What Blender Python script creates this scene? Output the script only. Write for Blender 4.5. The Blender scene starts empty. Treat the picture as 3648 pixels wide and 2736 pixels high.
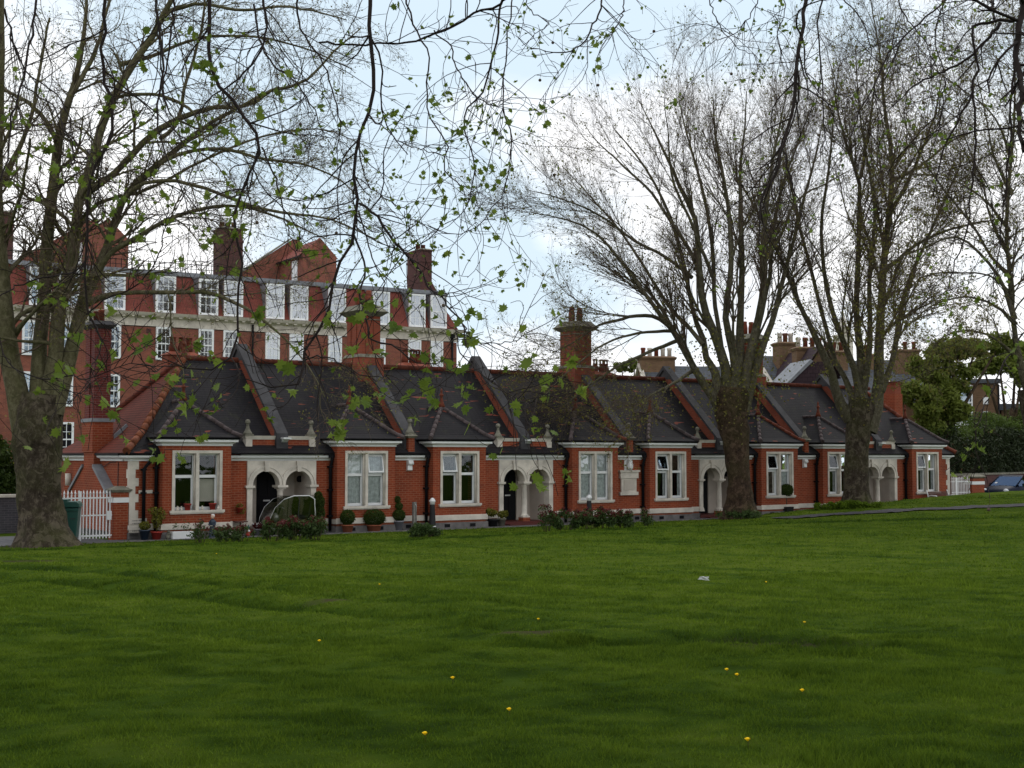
import bpy, bmesh, math, random
import numpy as np
from mathutils import Vector, Matrix
from mathutils.noise import noise as mnoise
rng=np.random.default_rng(7); random.seed(7)
sc=bpy.context.scene
COL=sc.collection
PI=math.pi; R=math.radians
# ------------------------------------------------------------------ camera
F=4700.; PITCH=math.atan(254/F); H=2.5
cp,sp=math.cos(PITCH),math.sin(PITCH)
cam=bpy.data.cameras.new('camera'); camo=bpy.data.objects.new('camera',cam); COL.objects.link(camo)
cam.sensor_width=36; cam.lens=36*F/3648; cam.clip_start=.1; cam.clip_end=3000
camo.location=(0,0,H); camo.rotation_euler=(PI/2+PITCH,0,0); sc.camera=camo
def at(x,y,Y):
    """point at distance Y in front of the viewpoint, seen at full size picture position x,y"""
    xc=x-1824; yu=1368-y; d=(xc,F*cp-yu*sp,F*sp+yu*cp); k=Y/d[1]
    return Vector((d[0]*k,Y,H+d[2]*k))
def at2(x,y,Y): return at(x*1.6492,y*1.6492,Y)
def gat(x,y,z=0.):
    xc=x-1824; yu=1368-y; d=(xc,F*cp-yu*sp,F*sp+yu*cp); k=(z-H)/d[2]
    return Vector((d[0]*k,d[1]*k,z))
# frames of the two long buildings
_n=math.hypot(6588,F/cp); U1=Vector((6588/_n,F/cp/_n,0)); V1=Vector((-U1.y,U1.x,0)); O1=Vector((-9.5656,40.2,0)); A1=math.atan2(U1.y,U1.x)
_n=math.hypot(9500-1824,F/cp); U2=Vector(((9500-1824)/_n,F/cp/_n,0)); V2=Vector((-U2.y,U2.x,0)); O2=Vector((-24.808,82,0)); A2=math.atan2(U2.y,U2.x)
def L1(s,t,z=0.): return O1+U1*s+V1*t+Vector((0,0,z))
def inv1(P): d=P-O1; return d.dot(U1),d.dot(V1)
def on1(x,y,t):
    xc=x-1824; yu=1368-y; d=Vector((xc,F*cp-yu*sp,F*sp+yu*cp)); o=Vector((0,0,H))
    k=(t-(o-O1).dot(V1))/d.dot(V1); P=o+d*k; return (P-O1).dot(U1),P.z
# ------------------------------------------------------------------ helpers
def tag(o,label=None,cat=None,group=None,kind=None):
    if label: o['label']=label
    if cat: o['category']=cat
    if group: o['group']=group
    if kind: o['kind']=kind
    return o
def empty(name,loc=(0,0,0),rz=0,label=None,cat=None,group=None):
    o=bpy.data.objects.new(name,None); COL.objects.link(o); o.location=loc; o.rotation_euler=(0,0,rz); o.empty_display_size=.2
    return tag(o,label,cat,group)
def copy_tree(o,parent=None):
    c=o.copy(); COL.objects.link(c); c.parent=parent
    for ch in [k for k in bpy.data.objects if k.parent==o]: copy_tree(ch,c)
    return c
class MB:
    def __init__(s): s.v=[]; s.f=[]; s.m=[]; s.sm=[]
    def add(s,vs,fs,mi=0,smooth=False):
        b=len(s.v); s.v+= [tuple(v) for v in vs]
        for f in fs: s.f.append(tuple(b+i for i in f)); s.m.append(mi); s.sm.append(smooth)
        return s
    def box(s,x0,x1,y0,y1,z0,z1,mi=0):
        return s.add([(x0,y0,z0),(x1,y0,z0),(x1,y1,z0),(x0,y1,z0),(x0,y0,z1),(x1,y0,z1),(x1,y1,z1),(x0,y1,z1)],
          [(0,3,2,1),(4,5,6,7),(0,1,5,4),(1,2,6,5),(2,3,7,6),(3,0,4,7)],mi)
    def frust(s,x0,x1,y0,y1,z0,z1,e0,e1,mi=0):
        a=[(x0-e0,y0-e0,z0),(x1+e0,y0-e0,z0),(x1+e0,y1+e0,z0),(x0-e0,y1+e0,z0)]
        b=[(x0-e1,y0-e1,z1),(x1+e1,y0-e1,z1),(x1+e1,y1+e1,z1),(x0-e1,y1+e1,z1)]
        return s.add(a+b,[(0,3,2,1),(4,5,6,7),(0,1,5,4),(1,2,6,5),(2,3,7,6),(3,0,4,7)],mi)
    def prism(s,poly,y0,y1,mi=0,axis='y'):
        """poly in (x,z), extruded along y; axis 'x': poly in (y,z) extruded along x; 'z': poly in (x,y)"""
        n=len(poly)
        def P(a,b,c): return (a,c,b) if axis=='y' else ((c,a,b) if axis=='x' else (a,b,c))
        vs=[P(a,b,y0) for a,b in poly]+[P(a,b,y1) for a,b in poly]
        fs=[tuple(range(n)),tuple(range(2*n-1,n-1,-1))]+[(i,i+n,(i+1)%n+n,(i+1)%n) for i in range(n)]
        return s.add(vs,fs,mi)
    def tube(s,pts,r,k=8,mi=0,cap=True,smooth=True):
        pts=[Vector(p) for p in pts]; n=len(pts); rr=r if isinstance(r,(list,tuple)) else [r]*n
        vs=[]; ref=None
        for i,p in enumerate(pts):
            t=(pts[min(i+1,n-1)]-pts[max(i-1,0)]); t=t.normalized() if t.length>1e-9 else Vector((0,0,1))
            if ref is None: ref=t.orthogonal().normalized()
            ref=(ref-t*ref.dot(t)); ref=ref.normalized() if ref.length>1e-6 else t.orthogonal().normalized()
            b=t.cross(ref)
            for j in range(k):
                a=2*PI*j/k; vs.append(p+(ref*math.cos(a)+b*math.sin(a))*rr[i])
        fs=[(i*k+j,i*k+(j+1)%k,(i+1)*k+(j+1)%k,(i+1)*k+j) for i in range(n-1) for j in range(k)]
        s.add(vs,fs,mi,smooth)
        if cap:
            b=len(s.v)-n*k
            s.f.append(tuple(b+j for j in range(k-1,-1,-1))); s.m.append(mi); s.sm.append(False)
            s.f.append(tuple(b+(n-1)*k+j for j in range(k))); s.m.append(mi); s.sm.append(False)
        return s
    def lathe(s,prof,c=(0,0,0),k=16,mi=0,smooth=True,sx=1,sy=1,rot=0):
        vs=[]; 
        for r,z in prof:
            for j in range(k):
                a=2*PI*j/k+rot; vs.append((c[0]+r*sx*math.cos(a),c[1]+r*sy*math.sin(a),c[2]+z))
        n=len(prof)
        fs=[(i*k+j,i*k+(j+1)%k,(i+1)*k+(j+1)%k,(i+1)*k+j) for i in range(n-1) for j in range(k)]
        fs+=[tuple(range(k-1,-1,-1)),tuple((n-1)*k+j for j in range(k))]
        return s.add(vs,fs,mi,smooth)
    def ball(s,c,r,k=10,mi=0,sc3=(1,1,1)):
        n=max(4,k//2); prof=[(max(.001,math.sin(PI*i/n))*r,-math.cos(PI*i/n)*r*sc3[2]) for i in range(n+1)]
        return s.lathe(prof,c,k,mi,True,sc3[0],sc3[1])
    def build(s,name,mat=None,parent=None,loc=(0,0,0),bevel=0,label=None):
        me=bpy.data.meshes.new(name); me.from_pydata(s.v,[],s.f)
        if mat is not None:
            for m in (mat if isinstance(mat,(list,tuple)) else [mat]): me.materials.append(m)
            me.polygons.foreach_set('material_index',s.m)
        me.polygons.foreach_set('use_smooth',s.sm); me.validate(); me.update()
        bm=bmesh.new(); bm.from_mesh(me); bmesh.ops.recalc_face_normals(bm,faces=bm.faces); bm.to_mesh(me); bm.free()
        o=bpy.data.objects.new(name,me); COL.objects.link(o); o.location=loc; o.parent=parent
        if bevel:
            b=o.modifiers.new('bevel','BEVEL'); b.width=bevel; b.segments=2; b.limit_method='ANGLE'
        if label: o['label']=label
        return o
def npmesh(name,V,Fq,mat,parent=None,smooth=False,attr=None):
    """V (n,3); Fq (m,k) equal sized faces, or list of such arrays"""
    me=bpy.data.meshes.new(name); Fl=Fq if isinstance(Fq,list) else [Fq]
    Fl=[f for f in Fl if len(f)]
    me.vertices.add(len(V)); me.vertices.foreach_set('co',np.asarray(V,dtype=np.float32).ravel())
    nl=sum(f.size for f in Fl); npoly=sum(len(f) for f in Fl)
    me.loops.add(nl); me.polygons.add(npoly)
    me.loops.foreach_set('vertex_index',np.concatenate([f.ravel() for f in Fl]).astype(np.int32))
    st=[];o=0
    for f in Fl: st.append(o+np.arange(len(f))*f.shape[1]); o+=f.size
    me.polygons.foreach_set('loop_start',np.concatenate(st).astype(np.int32))
    me.polygons.foreach_set('use_smooth',np.full(npoly,smooth))
    if attr is not None:
        a=me.attributes.new('tint','FLOAT','POINT'); a.data.foreach_set('value',np.asarray(attr,dtype=np.float32))
    me.materials.append(mat); me.update(calc_edges=True); me.validate()
    ob=bpy.data.objects.new(name,me); COL.objects.link(ob); ob.parent=parent
    return ob
# ------------------------------------------------------------------ materials
class NT:
    def __init__(s,name,rough=.8,spec=.3):
        s.m=bpy.data.materials.new(name); s.m.use_nodes=True; s.t=s.m.node_tree; s.n=s.t.nodes; s.l=s.t.links
        s.b=s.n['Principled BSDF']; s.out=s.n['Material Output']; s.b.inputs['Roughness'].default_value=rough
        s.b.inputs['Specular IOR Level'].default_value=spec
    def new(s,t,**k):
        n=s.n.new(t)
        for a,v in k.items(): setattr(n,a,v)
        return n
    def pos(s,kind='Object'):
        return s.new('ShaderNodeTexCoord').outputs[kind]
    def noise(s,scale,detail=4,rough=.55,vec=None,stretch=None,dist=0):
        n=s.new('ShaderNodeTexNoise'); n.inputs['Scale'].default_value=scale; n.inputs['Detail'].default_value=detail
        n.inputs['Roughness'].default_value=rough; n.inputs['Distortion'].default_value=dist
        v=vec or s.pos()
        if stretch:
            mp=s.new('ShaderNodeMapping'); mp.inputs['Scale'].default_value=stretch; s.l.new(v,mp.inputs[0]); v=mp.outputs[0]
        s.l.new(v,n.inputs['Vector']); return n.outputs['Fac']
    def ramp(s,fac,stops):
        r=s.new('ShaderNodeValToRGB'); e=r.color_ramp.elements
        while len(e)<len(stops): e.new(.5)
        for i,(p,c) in enumerate(stops): e[i].position=p; e[i].color=(*c,1) if len(c)==3 else c
        s.l.new(fac,r.inputs[0]); return r.outputs[0]
    def mix(s,fac,a,b,mode='MIX'):
        m=s.new('ShaderNodeMix',data_type='RGBA',blend_type=mode)
        for i,v in ((0,fac),(6,a),(7,b)):
            if hasattr(v,'is_linked') or isinstance(v,bpy.types.NodeSocket): s.l.new(v,m.inputs[i])
            elif i==0: m.inputs[0].default_value=v
            else: m.inputs[i].default_value=(*v,1)
        return m.outputs[2]
    def math(s,op,a,b=None,c=None):
        m=s.new('ShaderNodeMath',operation=op)
        for i,v in enumerate((a,b,c)):
            if v is None: continue
            if isinstance(v,bpy.types.NodeSocket): s.l.new(v,m.inputs[i])
            else: m.inputs[i].default_value=v
        return m.outputs[0]
    def bump(s,h,strength=.4,dist=.02):
        b=s.new('ShaderNodeBump'); b.inputs['Strength'].default_value=strength; b.inputs['Distance'].default_value=dist
        s.l.new(h,b.inputs['Height']); s.l.new(b.outputs[0],s.b.inputs['Normal'])
    def col(s,c):
        if isinstance(c,bpy.types.NodeSocket): s.l.new(c,s.b.inputs['Base Color'])
        else: s.b.inputs['Base Color'].default_value=(*c,1)
        return s.m
def plain(name,c,rough=.7,spec=.3,var=.25,scale=3.,metal=0,fine=0):
    n=NT(name,rough,spec); lo=tuple(x*(1-var) for x in c); hi=tuple(min(1,x*(1+var*.6)) for x in c)
    a=n.ramp(n.noise(scale,6,.6),[(.3,lo),(.7,hi)])
    n.col(a); n.b.inputs['Metallic'].default_value=metal
    if fine: n.bump(n.noise(fine,5,.6),.35,.01)
    return n.m
def walluv(n,kz=1.):
    """2D brick coordinates: along the wall, height"""
    g=n.new('ShaderNodeSeparateXYZ'); n.l.new(n.pos(),g.inputs[0])
    c=n.new('ShaderNodeCombineXYZ'); n.l.new(n.math('ADD',g.outputs[0],g.outputs[1]),c.inputs[0])
    n.l.new(n.math('MULTIPLY',g.outputs[2],kz),c.inputs[1]); return c.outputs[0]
def brick(name,c1,c2,mortar,w=.225,h=.075,ms=.006,grime=(.05,.035,.03),gr=.45,rough=.85):
    n=NT(name,rough,.2); uv=walluv(n)
    b=n.new('ShaderNodeTexBrick'); n.l.new(uv,b.inputs['Vector'])
    b.inputs['Scale'].default_value=1; b.inputs['Brick Width'].default_value=w; b.inputs['Row Height'].default_value=h
    b.inputs['Mortar Size'].default_value=ms; b.inputs['Mortar Smooth'].default_value=.3; b.inputs['Bias'].default_value=0
    b.inputs['Color1'].default_value=(*c1,1); b.inputs['Color2'].default_value=(*c2,1); b.inputs['Mortar'].default_value=(*mortar,1)
    v=n.mix(.35,b.outputs['Color'],n.ramp(n.noise(1.3,6,.65),[(.3,tuple(x*.45 for x in c1)),(.7,tuple(min(1,x*1.35) for x in c1))]),'MIX')
    g=n.ramp(n.noise(.9,7,.7,stretch=(1,1,.45)),[(.52,(0,0,0)),(.75,(gr,gr,gr))])
    n.col(n.mix(g,v,grime)); n.bump(b.outputs['Fac'],-.3,.01); return n.m
def tiles(name,c1,c2,gap,odd=None,gauge=.11,w=.17,moss=0):
    n=NT(name,.85,.15); uv=walluv(n,1.4)
    b=n.new('ShaderNodeTexBrick'); n.l.new(uv,b.inputs['Vector'])
    b.inputs['Scale'].default_value=1; b.inputs['Brick Width'].default_value=w; b.inputs['Row Height'].default_value=gauge
    b.inputs['Mortar Size'].default_value=.02; b.inputs['Mortar Smooth'].default_value=.5; b.inputs['Bias'].default_value=0
    b.inputs['Color1'].default_value=(*c1,1); b.inputs['Color2'].default_value=(*c2,1); b.inputs['Mortar'].default_value=(*gap,1)
    c=n.mix(.5,b.outputs['Color'],n.ramp(n.noise(.8,8,.75),[(.3,tuple(x*.4 for x in c1)),(.72,tuple(x*1.6 for x in c2))]))
    c=n.mix(n.ramp(n.noise(9.,4,.7,stretch=(.7,.7,2.)),[(.6,(0,0,0)),(.72,(.35,.35,.35))]),c,tuple(x*2.6 for x in c2))
    if odd:
        q=n.noise(3.2,2,.4,stretch=(.45,.45,3.2)); c=n.mix(n.ramp(q,[(.685,(0,0,0)),(.70,(1,1,1))]),c,odd)
    if moss: c=n.mix(n.ramp(n.noise(2.2,8,.75),[(.55,(0,0,0)),(.8,(moss,)*3)]),c,(.06,.07,.025))
    n.col(c)
    # rows as steps
    g=n.new('ShaderNodeSeparateXYZ'); n.l.new(uv,g.inputs[0]); fr=n.math('FRACT',n.math('DIVIDE',g.outputs[1],gauge))
    n.bump(n.math('SUBTRACT',1.,fr),.8,.03); return n.m
def bark(name,c1,c2,c3,green=.5,scale=4.):
    n=NT(name,.9,.15)
    c=n.ramp(n.noise(scale*1.4,9,.8,stretch=(1,1,.7)),[(.36,c1),(.5,c2),(.66,c3)])
    c=n.mix(n.ramp(n.noise(scale*.8,3,.5,dist=1.2),[(.57,(0,0,0)),(.60,(.55,.55,.55))]),c,c3)
    c=n.mix(n.ramp(n.noise(1.1,5,.6),[(.42,(0,0,0)),(.7,(green,)*3)]),c,(.055,.062,.015))
    n.col(c); n.bump(n.noise(scale*2.5,9,.75,stretch=(1,1,.5)),.9,.08); return n.m
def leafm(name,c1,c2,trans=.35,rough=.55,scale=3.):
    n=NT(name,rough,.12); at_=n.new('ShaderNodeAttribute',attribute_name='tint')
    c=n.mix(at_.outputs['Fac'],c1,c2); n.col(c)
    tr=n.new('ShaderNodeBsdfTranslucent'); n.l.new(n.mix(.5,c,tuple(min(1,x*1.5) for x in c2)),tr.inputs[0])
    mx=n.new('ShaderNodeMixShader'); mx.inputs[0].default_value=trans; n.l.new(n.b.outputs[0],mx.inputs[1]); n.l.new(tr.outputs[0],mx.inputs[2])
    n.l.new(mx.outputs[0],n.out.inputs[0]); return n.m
def glassm(name,refl=(.85,.9,.95),k=.12,tint=(.8,.84,.84)):
    n=NT(name); n.n.remove(n.b)
    g=n.new('ShaderNodeBsdfGlossy'); g.inputs['Roughness'].default_value=.03; g.inputs[0].default_value=(*refl,1)
    t=n.new('ShaderNodeBsdfTransparent'); t.inputs[0].default_value=(*tint,1)
    fr=n.new('ShaderNodeFresnel'); fr.inputs[0].default_value=1.5
    bp=n.new('ShaderNodeBump'); bp.inputs['Strength'].default_value=.08; bp.inputs['Distance'].default_value=.05
    n.l.new(n.noise(2.,2),bp.inputs['Height']); n.l.new(bp.outputs[0],g.inputs['Normal'])
    mx=n.new('ShaderNodeMixShader'); n.l.new(n.math('ADD',fr.outputs[0],k),mx.inputs[0])
    n.l.new(t.outputs[0],mx.inputs[1]); n.l.new(g.outputs[0],mx.inputs[2]); n.l.new(mx.outputs[0],n.out.inputs[0]); return n.m
M={}
M['brick']=brick('red brick',(.265,.050,.018),(.17,.030,.013),(.29,.14,.085),ms=.011,gr=.55,grime=(.09,.03,.022))
M['brick_chim']=brick('weathered chimney brick',(.27,.065,.035),(.19,.05,.03),(.20,.11,.08),gr=.6,grime=(.07,.05,.03))
M['brick_dark']=brick('sooty end stack brick',(.15,.028,.022),(.10,.022,.02),(.2,.15,.14),gr=.6,grime=(.06,.05,.06))
M['brick_far']=brick('plum red brick',(.26,.085,.055),(.14,.052,.042),(.30,.18,.13),gr=.25)
M['brick_fardark']=brick('dark plum brick',(.10,.04,.035),(.06,.03,.03),(.14,.09,.08),gr=.5)
M['brick_yel']=brick('london stock brick',(.19,.115,.065),(.12,.07,.04),(.15,.11,.08),gr=.6)
M['brick_grey']=brick('grey blue brick',(.07,.065,.075),(.045,.045,.055),(.15,.14,.15),gr=.5)
M['slate']=tiles('dark plain roof tiles',(.011,.011,.0145),(.017,.015,.017),(.006,.006,.007),odd=(.16,.045,.03),moss=.45)
M['slate_far']=tiles('grey slate',(.10,.11,.125),(.075,.08,.09),(.03,.03,.035),gauge=.2,w=.3,moss=.3)
M['tile_brown']=tiles('dark brown pantiles',(.05,.03,.035),(.035,.022,.028),(.008,.006,.007),gauge=.3,w=.3)
M['tile_red']=tiles('red plain tiles',(.15,.032,.018),(.105,.025,.016),(.03,.01,.008),moss=.5)
M['tile_redfar']=tiles('red mansard tiles',(.27,.075,.055),(.19,.056,.044),(.07,.026,.02),gauge=.13)
M['terra']=plain('terracotta',(.15,.040,.022),.8,.2,.45,4.,fine=30)
M['hiptile']=plain('grey brown hip tiles',(.085,.065,.065),.8,.2,.5,5.,fine=20)
M['hipred']=plain('orange mossy hip tiles',(.19,.060,.028),.8,.2,.55,6.,fine=20)
M['stone']=plain('pale painted stone',(.60,.55,.48),.8,.2,.28,2.2,fine=40)
M['white']=plain('white gloss paint',(.72,.73,.73),.45,.4,.1,2.)
M['whitefar']=plain('bright white paint',(.85,.87,.88),.5,.4,.05,2.)
M['cream']=plain('cream render',(.52,.46,.40),.85,.2,.15,1.5,fine=20)
M['coping']=plain('grey stone coping',(.055,.054,.058),.85,.2,.35,3.,fine=30)
M['lead']=plain('lead sheet',(.20,.21,.23),.6,.4,.3,3.)
M['greybase']=plain('grey rendered base',(.16,.15,.145),.9,.15,.4,2.5,fine=20)
M['lichen']=plain('lichened stone',(.20,.19,.15),.9,.15,.5,5.,fine=25)
M['black']=plain('black gloss paint',(.006,.006,.008),.6,.15,.3,3.)
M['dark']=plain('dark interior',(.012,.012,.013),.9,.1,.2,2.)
M['curtain']=plain('lace curtain',(.75,.75,.74),.95,.05,.35,9.)
M['tarmac']=plain('dark tarmac',(.045,.043,.045),.9,.2,.3,4.,fine=60)
M['asphalt']=plain('asphalt',(.10,.10,.105),.9,.2,.3,4.,fine=60)
M['redtile_floor']=plain('red quarry tile',(.09,.018,.014),.6,.3,.2,6.)
M['redpot']=plain('red plastic pot',(.35,.035,.025),.55,.35,.15)
M['claypot']=plain('clay pot',(.33,.11,.06),.85,.2,.25,8.,fine=30)
M['bluepot']=plain('dark blue pot',(.02,.035,.06),.4,.5,.2)
M['greypot']=plain('zinc grey pot',(.22,.22,.24),.6,.4,.2)
M['blackpot']=plain('black pot',(.012,.012,.013),.6,.3,.2)
M['green_plastic']=plain('dark green plastic',(.006,.06,.045),.45,.45,.1)
M['wood']=plain('weathered teak',(.11,.055,.045),.8,.2,.35,12.)
M['woodgrey']=plain('grey timber',(.21,.20,.18),.9,.1,.35,12.)
M['metal']=plain('brushed metal',(.45,.45,.46),.35,.5,.15,8.,metal=.8)
M['ridge']=plain('weathered ridge tiles',(.105,.030,.018),.85,.15,.5,3.,fine=20)
M['skin']=plain('painted face',(.6,.42,.33),.6,.3,.05)
M['yellow']=plain('dandelion yellow',(.85,.55,.01),.7,.1,.1,40.)
M['carpaint']=plain('dark blue car paint',(.004,.008,.022),.5,.08,.1,2.)
M['rubber']=plain('tyre rubber',(.015,.015,.015),.9,.1,.2)
M['lens']=plain('headlamp glass',(.5,.53,.56),.25,.5,.1,20.)
M['glass']=glassm('window glass',k=.03)
M['glassfar']=glassm('sash glass',(.9,.95,1),.35,(.3,.33,.36))
M['glasscar']=glassm('windscreen glass',(.22,.32,.52),.2,(.25,.3,.35))
M['pvc']=glassm('clear scooter cover',(.8,.8,.8),.10,(.62,.62,.60))
M['barkL']=bark('plane bark',(.018,.013,.010),(.045,.034,.024),(.14,.115,.085),.6)
M['barkM']=bark('brown plane bark',(.015,.010,.008),(.045,.028,.018),(.11,.072,.048),.35)
M['limb']=bark('mossy limb bark',(.055,.048,.028),(.12,.105,.06),(.19,.17,.105),.6,6.)
M['limbR']=bark('grey limb bark',(.042,.035,.024),(.095,.083,.056),(.16,.145,.105),.45,6.)
M['twig']=plain('twig bark',(.10,.075,.055),.9,.1,.3,3.)
M['twignear']=plain('dark hanging bark',(.022,.016,.014),.85,.15,.4,9.,fine=60)
M['leafnear']=leafm('young plane leaf',(.06,.105,.012),(.17,.23,.035),.32)
M['leaffar']=leafm('budding plane leaf',(.11,.08,.02),(.16,.17,.04),.3)
M['leafbush']=leafm('rose leaf',(.018,.035,.010),(.07,.11,.03),.2)
M['leafred']=leafm('young red rose leaf',(.06,.012,.014),(.13,.03,.028),.2)
M['leafyew']=leafm('clipped evergreen',(.012,.028,.006),(.05,.075,.012),.15)
M['leafgold']=leafm('golden shrub leaf',(.05,.06,.01),(.2,.19,.03),.25)
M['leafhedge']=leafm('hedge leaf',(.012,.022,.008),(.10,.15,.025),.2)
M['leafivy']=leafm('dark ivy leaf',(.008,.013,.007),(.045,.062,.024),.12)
M['leafmid']=leafm('spring tree leaf',(.045,.065,.014),(.20,.24,.045),.35)
M['grass']=leafm('grass blade',(.020,.048,.003),(.120,.182,.014),.25,.95)
# ground materials
def lawnmat():
    n=NT('lawn turf',1.,.02); p=n.pos()
    a=n.ramp(n.noise(.35,5,.6,stretch=(1,.6,1)),[(.3,(.018,.042,.005)),(.5,(.034,.062,.008)),(.72,(.060,.085,.018))])
    b=n.ramp(n.noise(9.,8,.75),[(.3,(.012,.03,.004)),(.55,(.05,.085,.012)),(.8,(.10,.13,.03))])
    c=n.mix(.55,a,b)
    d=n.mix(n.ramp(n.noise(1.1,6,.7,stretch=(.7,1.6,1)),[(.62,(0,0,0)),(.8,(.4,.4,.4))]),c,(.08,.085,.03))
    ta=n.new('ShaderNodeAttribute',attribute_name='tint'); d=n.mix(.75,d,n.ramp(ta.outputs['Fac'],[(.0,(.014,.032,.002)),(.35,(.042,.078,.005)),(.8,(.090,.125,.012))]))
    sa=n.new('ShaderNodeAttribute',attribute_name='soil'); d=n.mix(n.math('MULTIPLY',sa.outputs['Fac'],n.ramp(n.noise(6.,6,.7),[(.35,(.2,.2,.2)),(.6,(1,1,1))])),d,(.055,.042,.028))
    n.col(d); n.bump(n.noise(22.,8,.8),.8,.06); return n.m
M['lawn']=lawnmat()
# ------------------------------------------------------------------ world and sun
SUN_EL,SUN_AZ=R(48),R(25)      # behind the buildings, to the right
w=bpy.data.worlds.new('World'); sc.world=w; w.use_nodes=True
wn,wl=w.node_tree.nodes,w.node_tree.links; wn.clear()
wo=wn.new('ShaderNodeOutputWorld'); bg=wn.new('ShaderNodeBackground'); wl.new(bg.outputs[0],wo.inputs[0]); bg.inputs[1].default_value=.1
sky=wn.new('ShaderNodeTexSky'); sky.sky_type='NISHITA'; sky.sun_disc=False; sky.sun_elevation=SUN_EL; sky.sun_rotation=SUN_AZ
tc=wn.new('ShaderNodeTexCoord')
def wnode(t,**k):
    n=wn.new(t)
    for a,v in k.items(): setattr(n,a,v)
    return n
mp=wnode('ShaderNodeMapping'); mp.inputs['Scale'].default_value=(1,1,1.9); mp.inputs['Location'].default_value=(.35,0,.18); wl.new(tc.outputs['Generated'],mp.inputs[0])
nz=wnode('ShaderNodeTexNoise'); nz.inputs['Scale'].default_value=3.2; nz.inputs['Detail'].default_value=7; nz.inputs['Roughness'].default_value=.5; wl.new(mp.outputs[0],nz.inputs['Vector'])
# clearer sky around one direction (middle of the view, upwards)
vd=wnode('ShaderNodeVectorMath',operation='DOT_PRODUCT'); wl.new(tc.outputs['Generated'],vd.inputs[0])
dd=(at(1750,150,10)-Vector((0,0,H))).normalized(); vd.inputs[1].default_value=tuple(dd)
mr=wnode('ShaderNodeMapRange'); mr.inputs[1].default_value=.955; mr.inputs[2].default_value=1.; mr.inputs[3].default_value=.10; mr.inputs[4].default_value=-.11; wl.new(vd.outputs['Value'],mr.inputs[0])
ad=wnode('ShaderNodeMath',operation='ADD'); wl.new(nz.outputs['Fac'],ad.inputs[0]); wl.new(mr.outputs[0],ad.inputs[1])
cr=wnode('ShaderNodeValToRGB'); cr.color_ramp.elements[0].position=.44; cr.color_ramp.elements[1].position=.56; wl.new(ad.outputs[0],cr.inputs[0])
# blue of thin high haze over the clear sky
mb=wnode('ShaderNodeMix',data_type='RGBA'); mb.inputs[0].default_value=.9; wl.new(sky.outputs[0],mb.inputs[6]); mb.inputs[7].default_value=(8.9,10.7,12.1,1)
nz2=wnode('ShaderNodeTexNoise'); nz2.inputs['Scale'].default_value=5.; nz2.inputs['Detail'].default_value=6; wl.new(mp.outputs[0],nz2.inputs['Vector'])
c2=wnode('ShaderNodeValToRGB'); c2.color_ramp.elements[0].color=(11.4,11.8,12.4,1); c2.color_ramp.elements[1].color=(14.5,14.5,14.6,1)
c2.color_ramp.elements[0].position=.36; c2.color_ramp.elements[1].position=.58; wl.new(nz2.outputs['Fac'],c2.inputs[0])
mc=wnode('ShaderNodeMix',data_type='RGBA'); wl.new(cr.outputs[0],mc.inputs[0]); wl.new(mb.outputs[2],mc.inputs[6]); wl.new(c2.outputs[0],mc.inputs[7])
wl.new(mc.outputs[2],bg.inputs[0])
sl=bpy.data.lights.new('sun','SUN'); sl.energy=.9; sl.angle=R(12); sl.color=(1,.96,.9)
so=bpy.data.objects.new('sun',sl); COL.objects.link(so)
sd=Vector((math.sin(SUN_AZ)*math.cos(SUN_EL),math.cos(SUN_AZ)*math.cos(SUN_EL),math.sin(SUN_EL)))
so.rotation_euler=sd.to_track_quat('Z','Y').to_euler(); so.location=(0,0,60)
sc.view_settings.view_transform='Standard'; sc.view_settings.look='None'; sc.view_settings.exposure=-.18
sc.cycles.max_bounces=6; sc.cycles.transparent_max_bounces=12

# ------------------------------------------------------------------ ground
_cp=[]
def g_(x,y,Y):  # picture position at distance Y gives X and z
    P=at(x,y,Y); _cp.append((P.x,P.y,P.z))
for x in (-300,0): g_(x,1967,34)
for x,y,Y in ((700,1945,36.4),(1400,1928,38.4),(1900,1907,40.5),(2400,1878,43),(2900,1864,44.8),(3648,1850,46),(4400,1840,48)): g_(x,y,Y)
for x,y,Y in ((2640,1846,51),(2850,1832,51.5),(3055,1806,54),(3200,1796,55),(3330,1784,56),(3460,1774,57),(3648,1757,58),(4300,1742,61)): g_(x,y,Y)
for x,y,Y in ((3000,1830,50),(3300,1818,50),(3648,1803,51)): g_(x,y,Y)
for s,z in ((-30,0),(-15,0),(-6,0),(0,0),(6,.0),(12,.0),(17,.0),(21,.0)):
    P=L1(s,-1.5); _cp.append((P.x,P.y,z))
for X,Y,z in ((0,0,.9),(0,6,.88),(-8,3,.92),(8,3,.9),(-3,12,.72),(5,12,.74),(-8,20,.42),(0,20,.46),(9,20,.5),(-10,28,.17),(0,29,.2),(10,30,.28),(16,30,.36),(-30,20,.4),(30,20,.6),(0,-15,.9),(40,40,.5),(-30,36,.0)): _cp.append((X,Y,z))
_cp=np.array(_cp)
def _phi(r): return r   # biharmonic in 3D: smooth enough and robust
_D=np.linalg.norm(_cp[:,None,:2]-_cp[None,:,:2],axis=2); _n=len(_cp)
_A=np.zeros((_n+3,_n+3)); _A[:_n,:_n]=_phi(_D)-np.eye(_n)*.3; _A[:_n,_n]=1; _A[:_n,_n+1:]=_cp[:,:2]; _A[_n,:_n]=1; _A[_n+1:,:_n]=_cp[:,:2].T
_w=np.linalg.solve(_A,np.concatenate([_cp[:,2],[0,0,0]]))
def sstep(a,b,x):
    t=np.clip((x-a)/(b-a),0,1); return t*t*(3-2*t)
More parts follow.
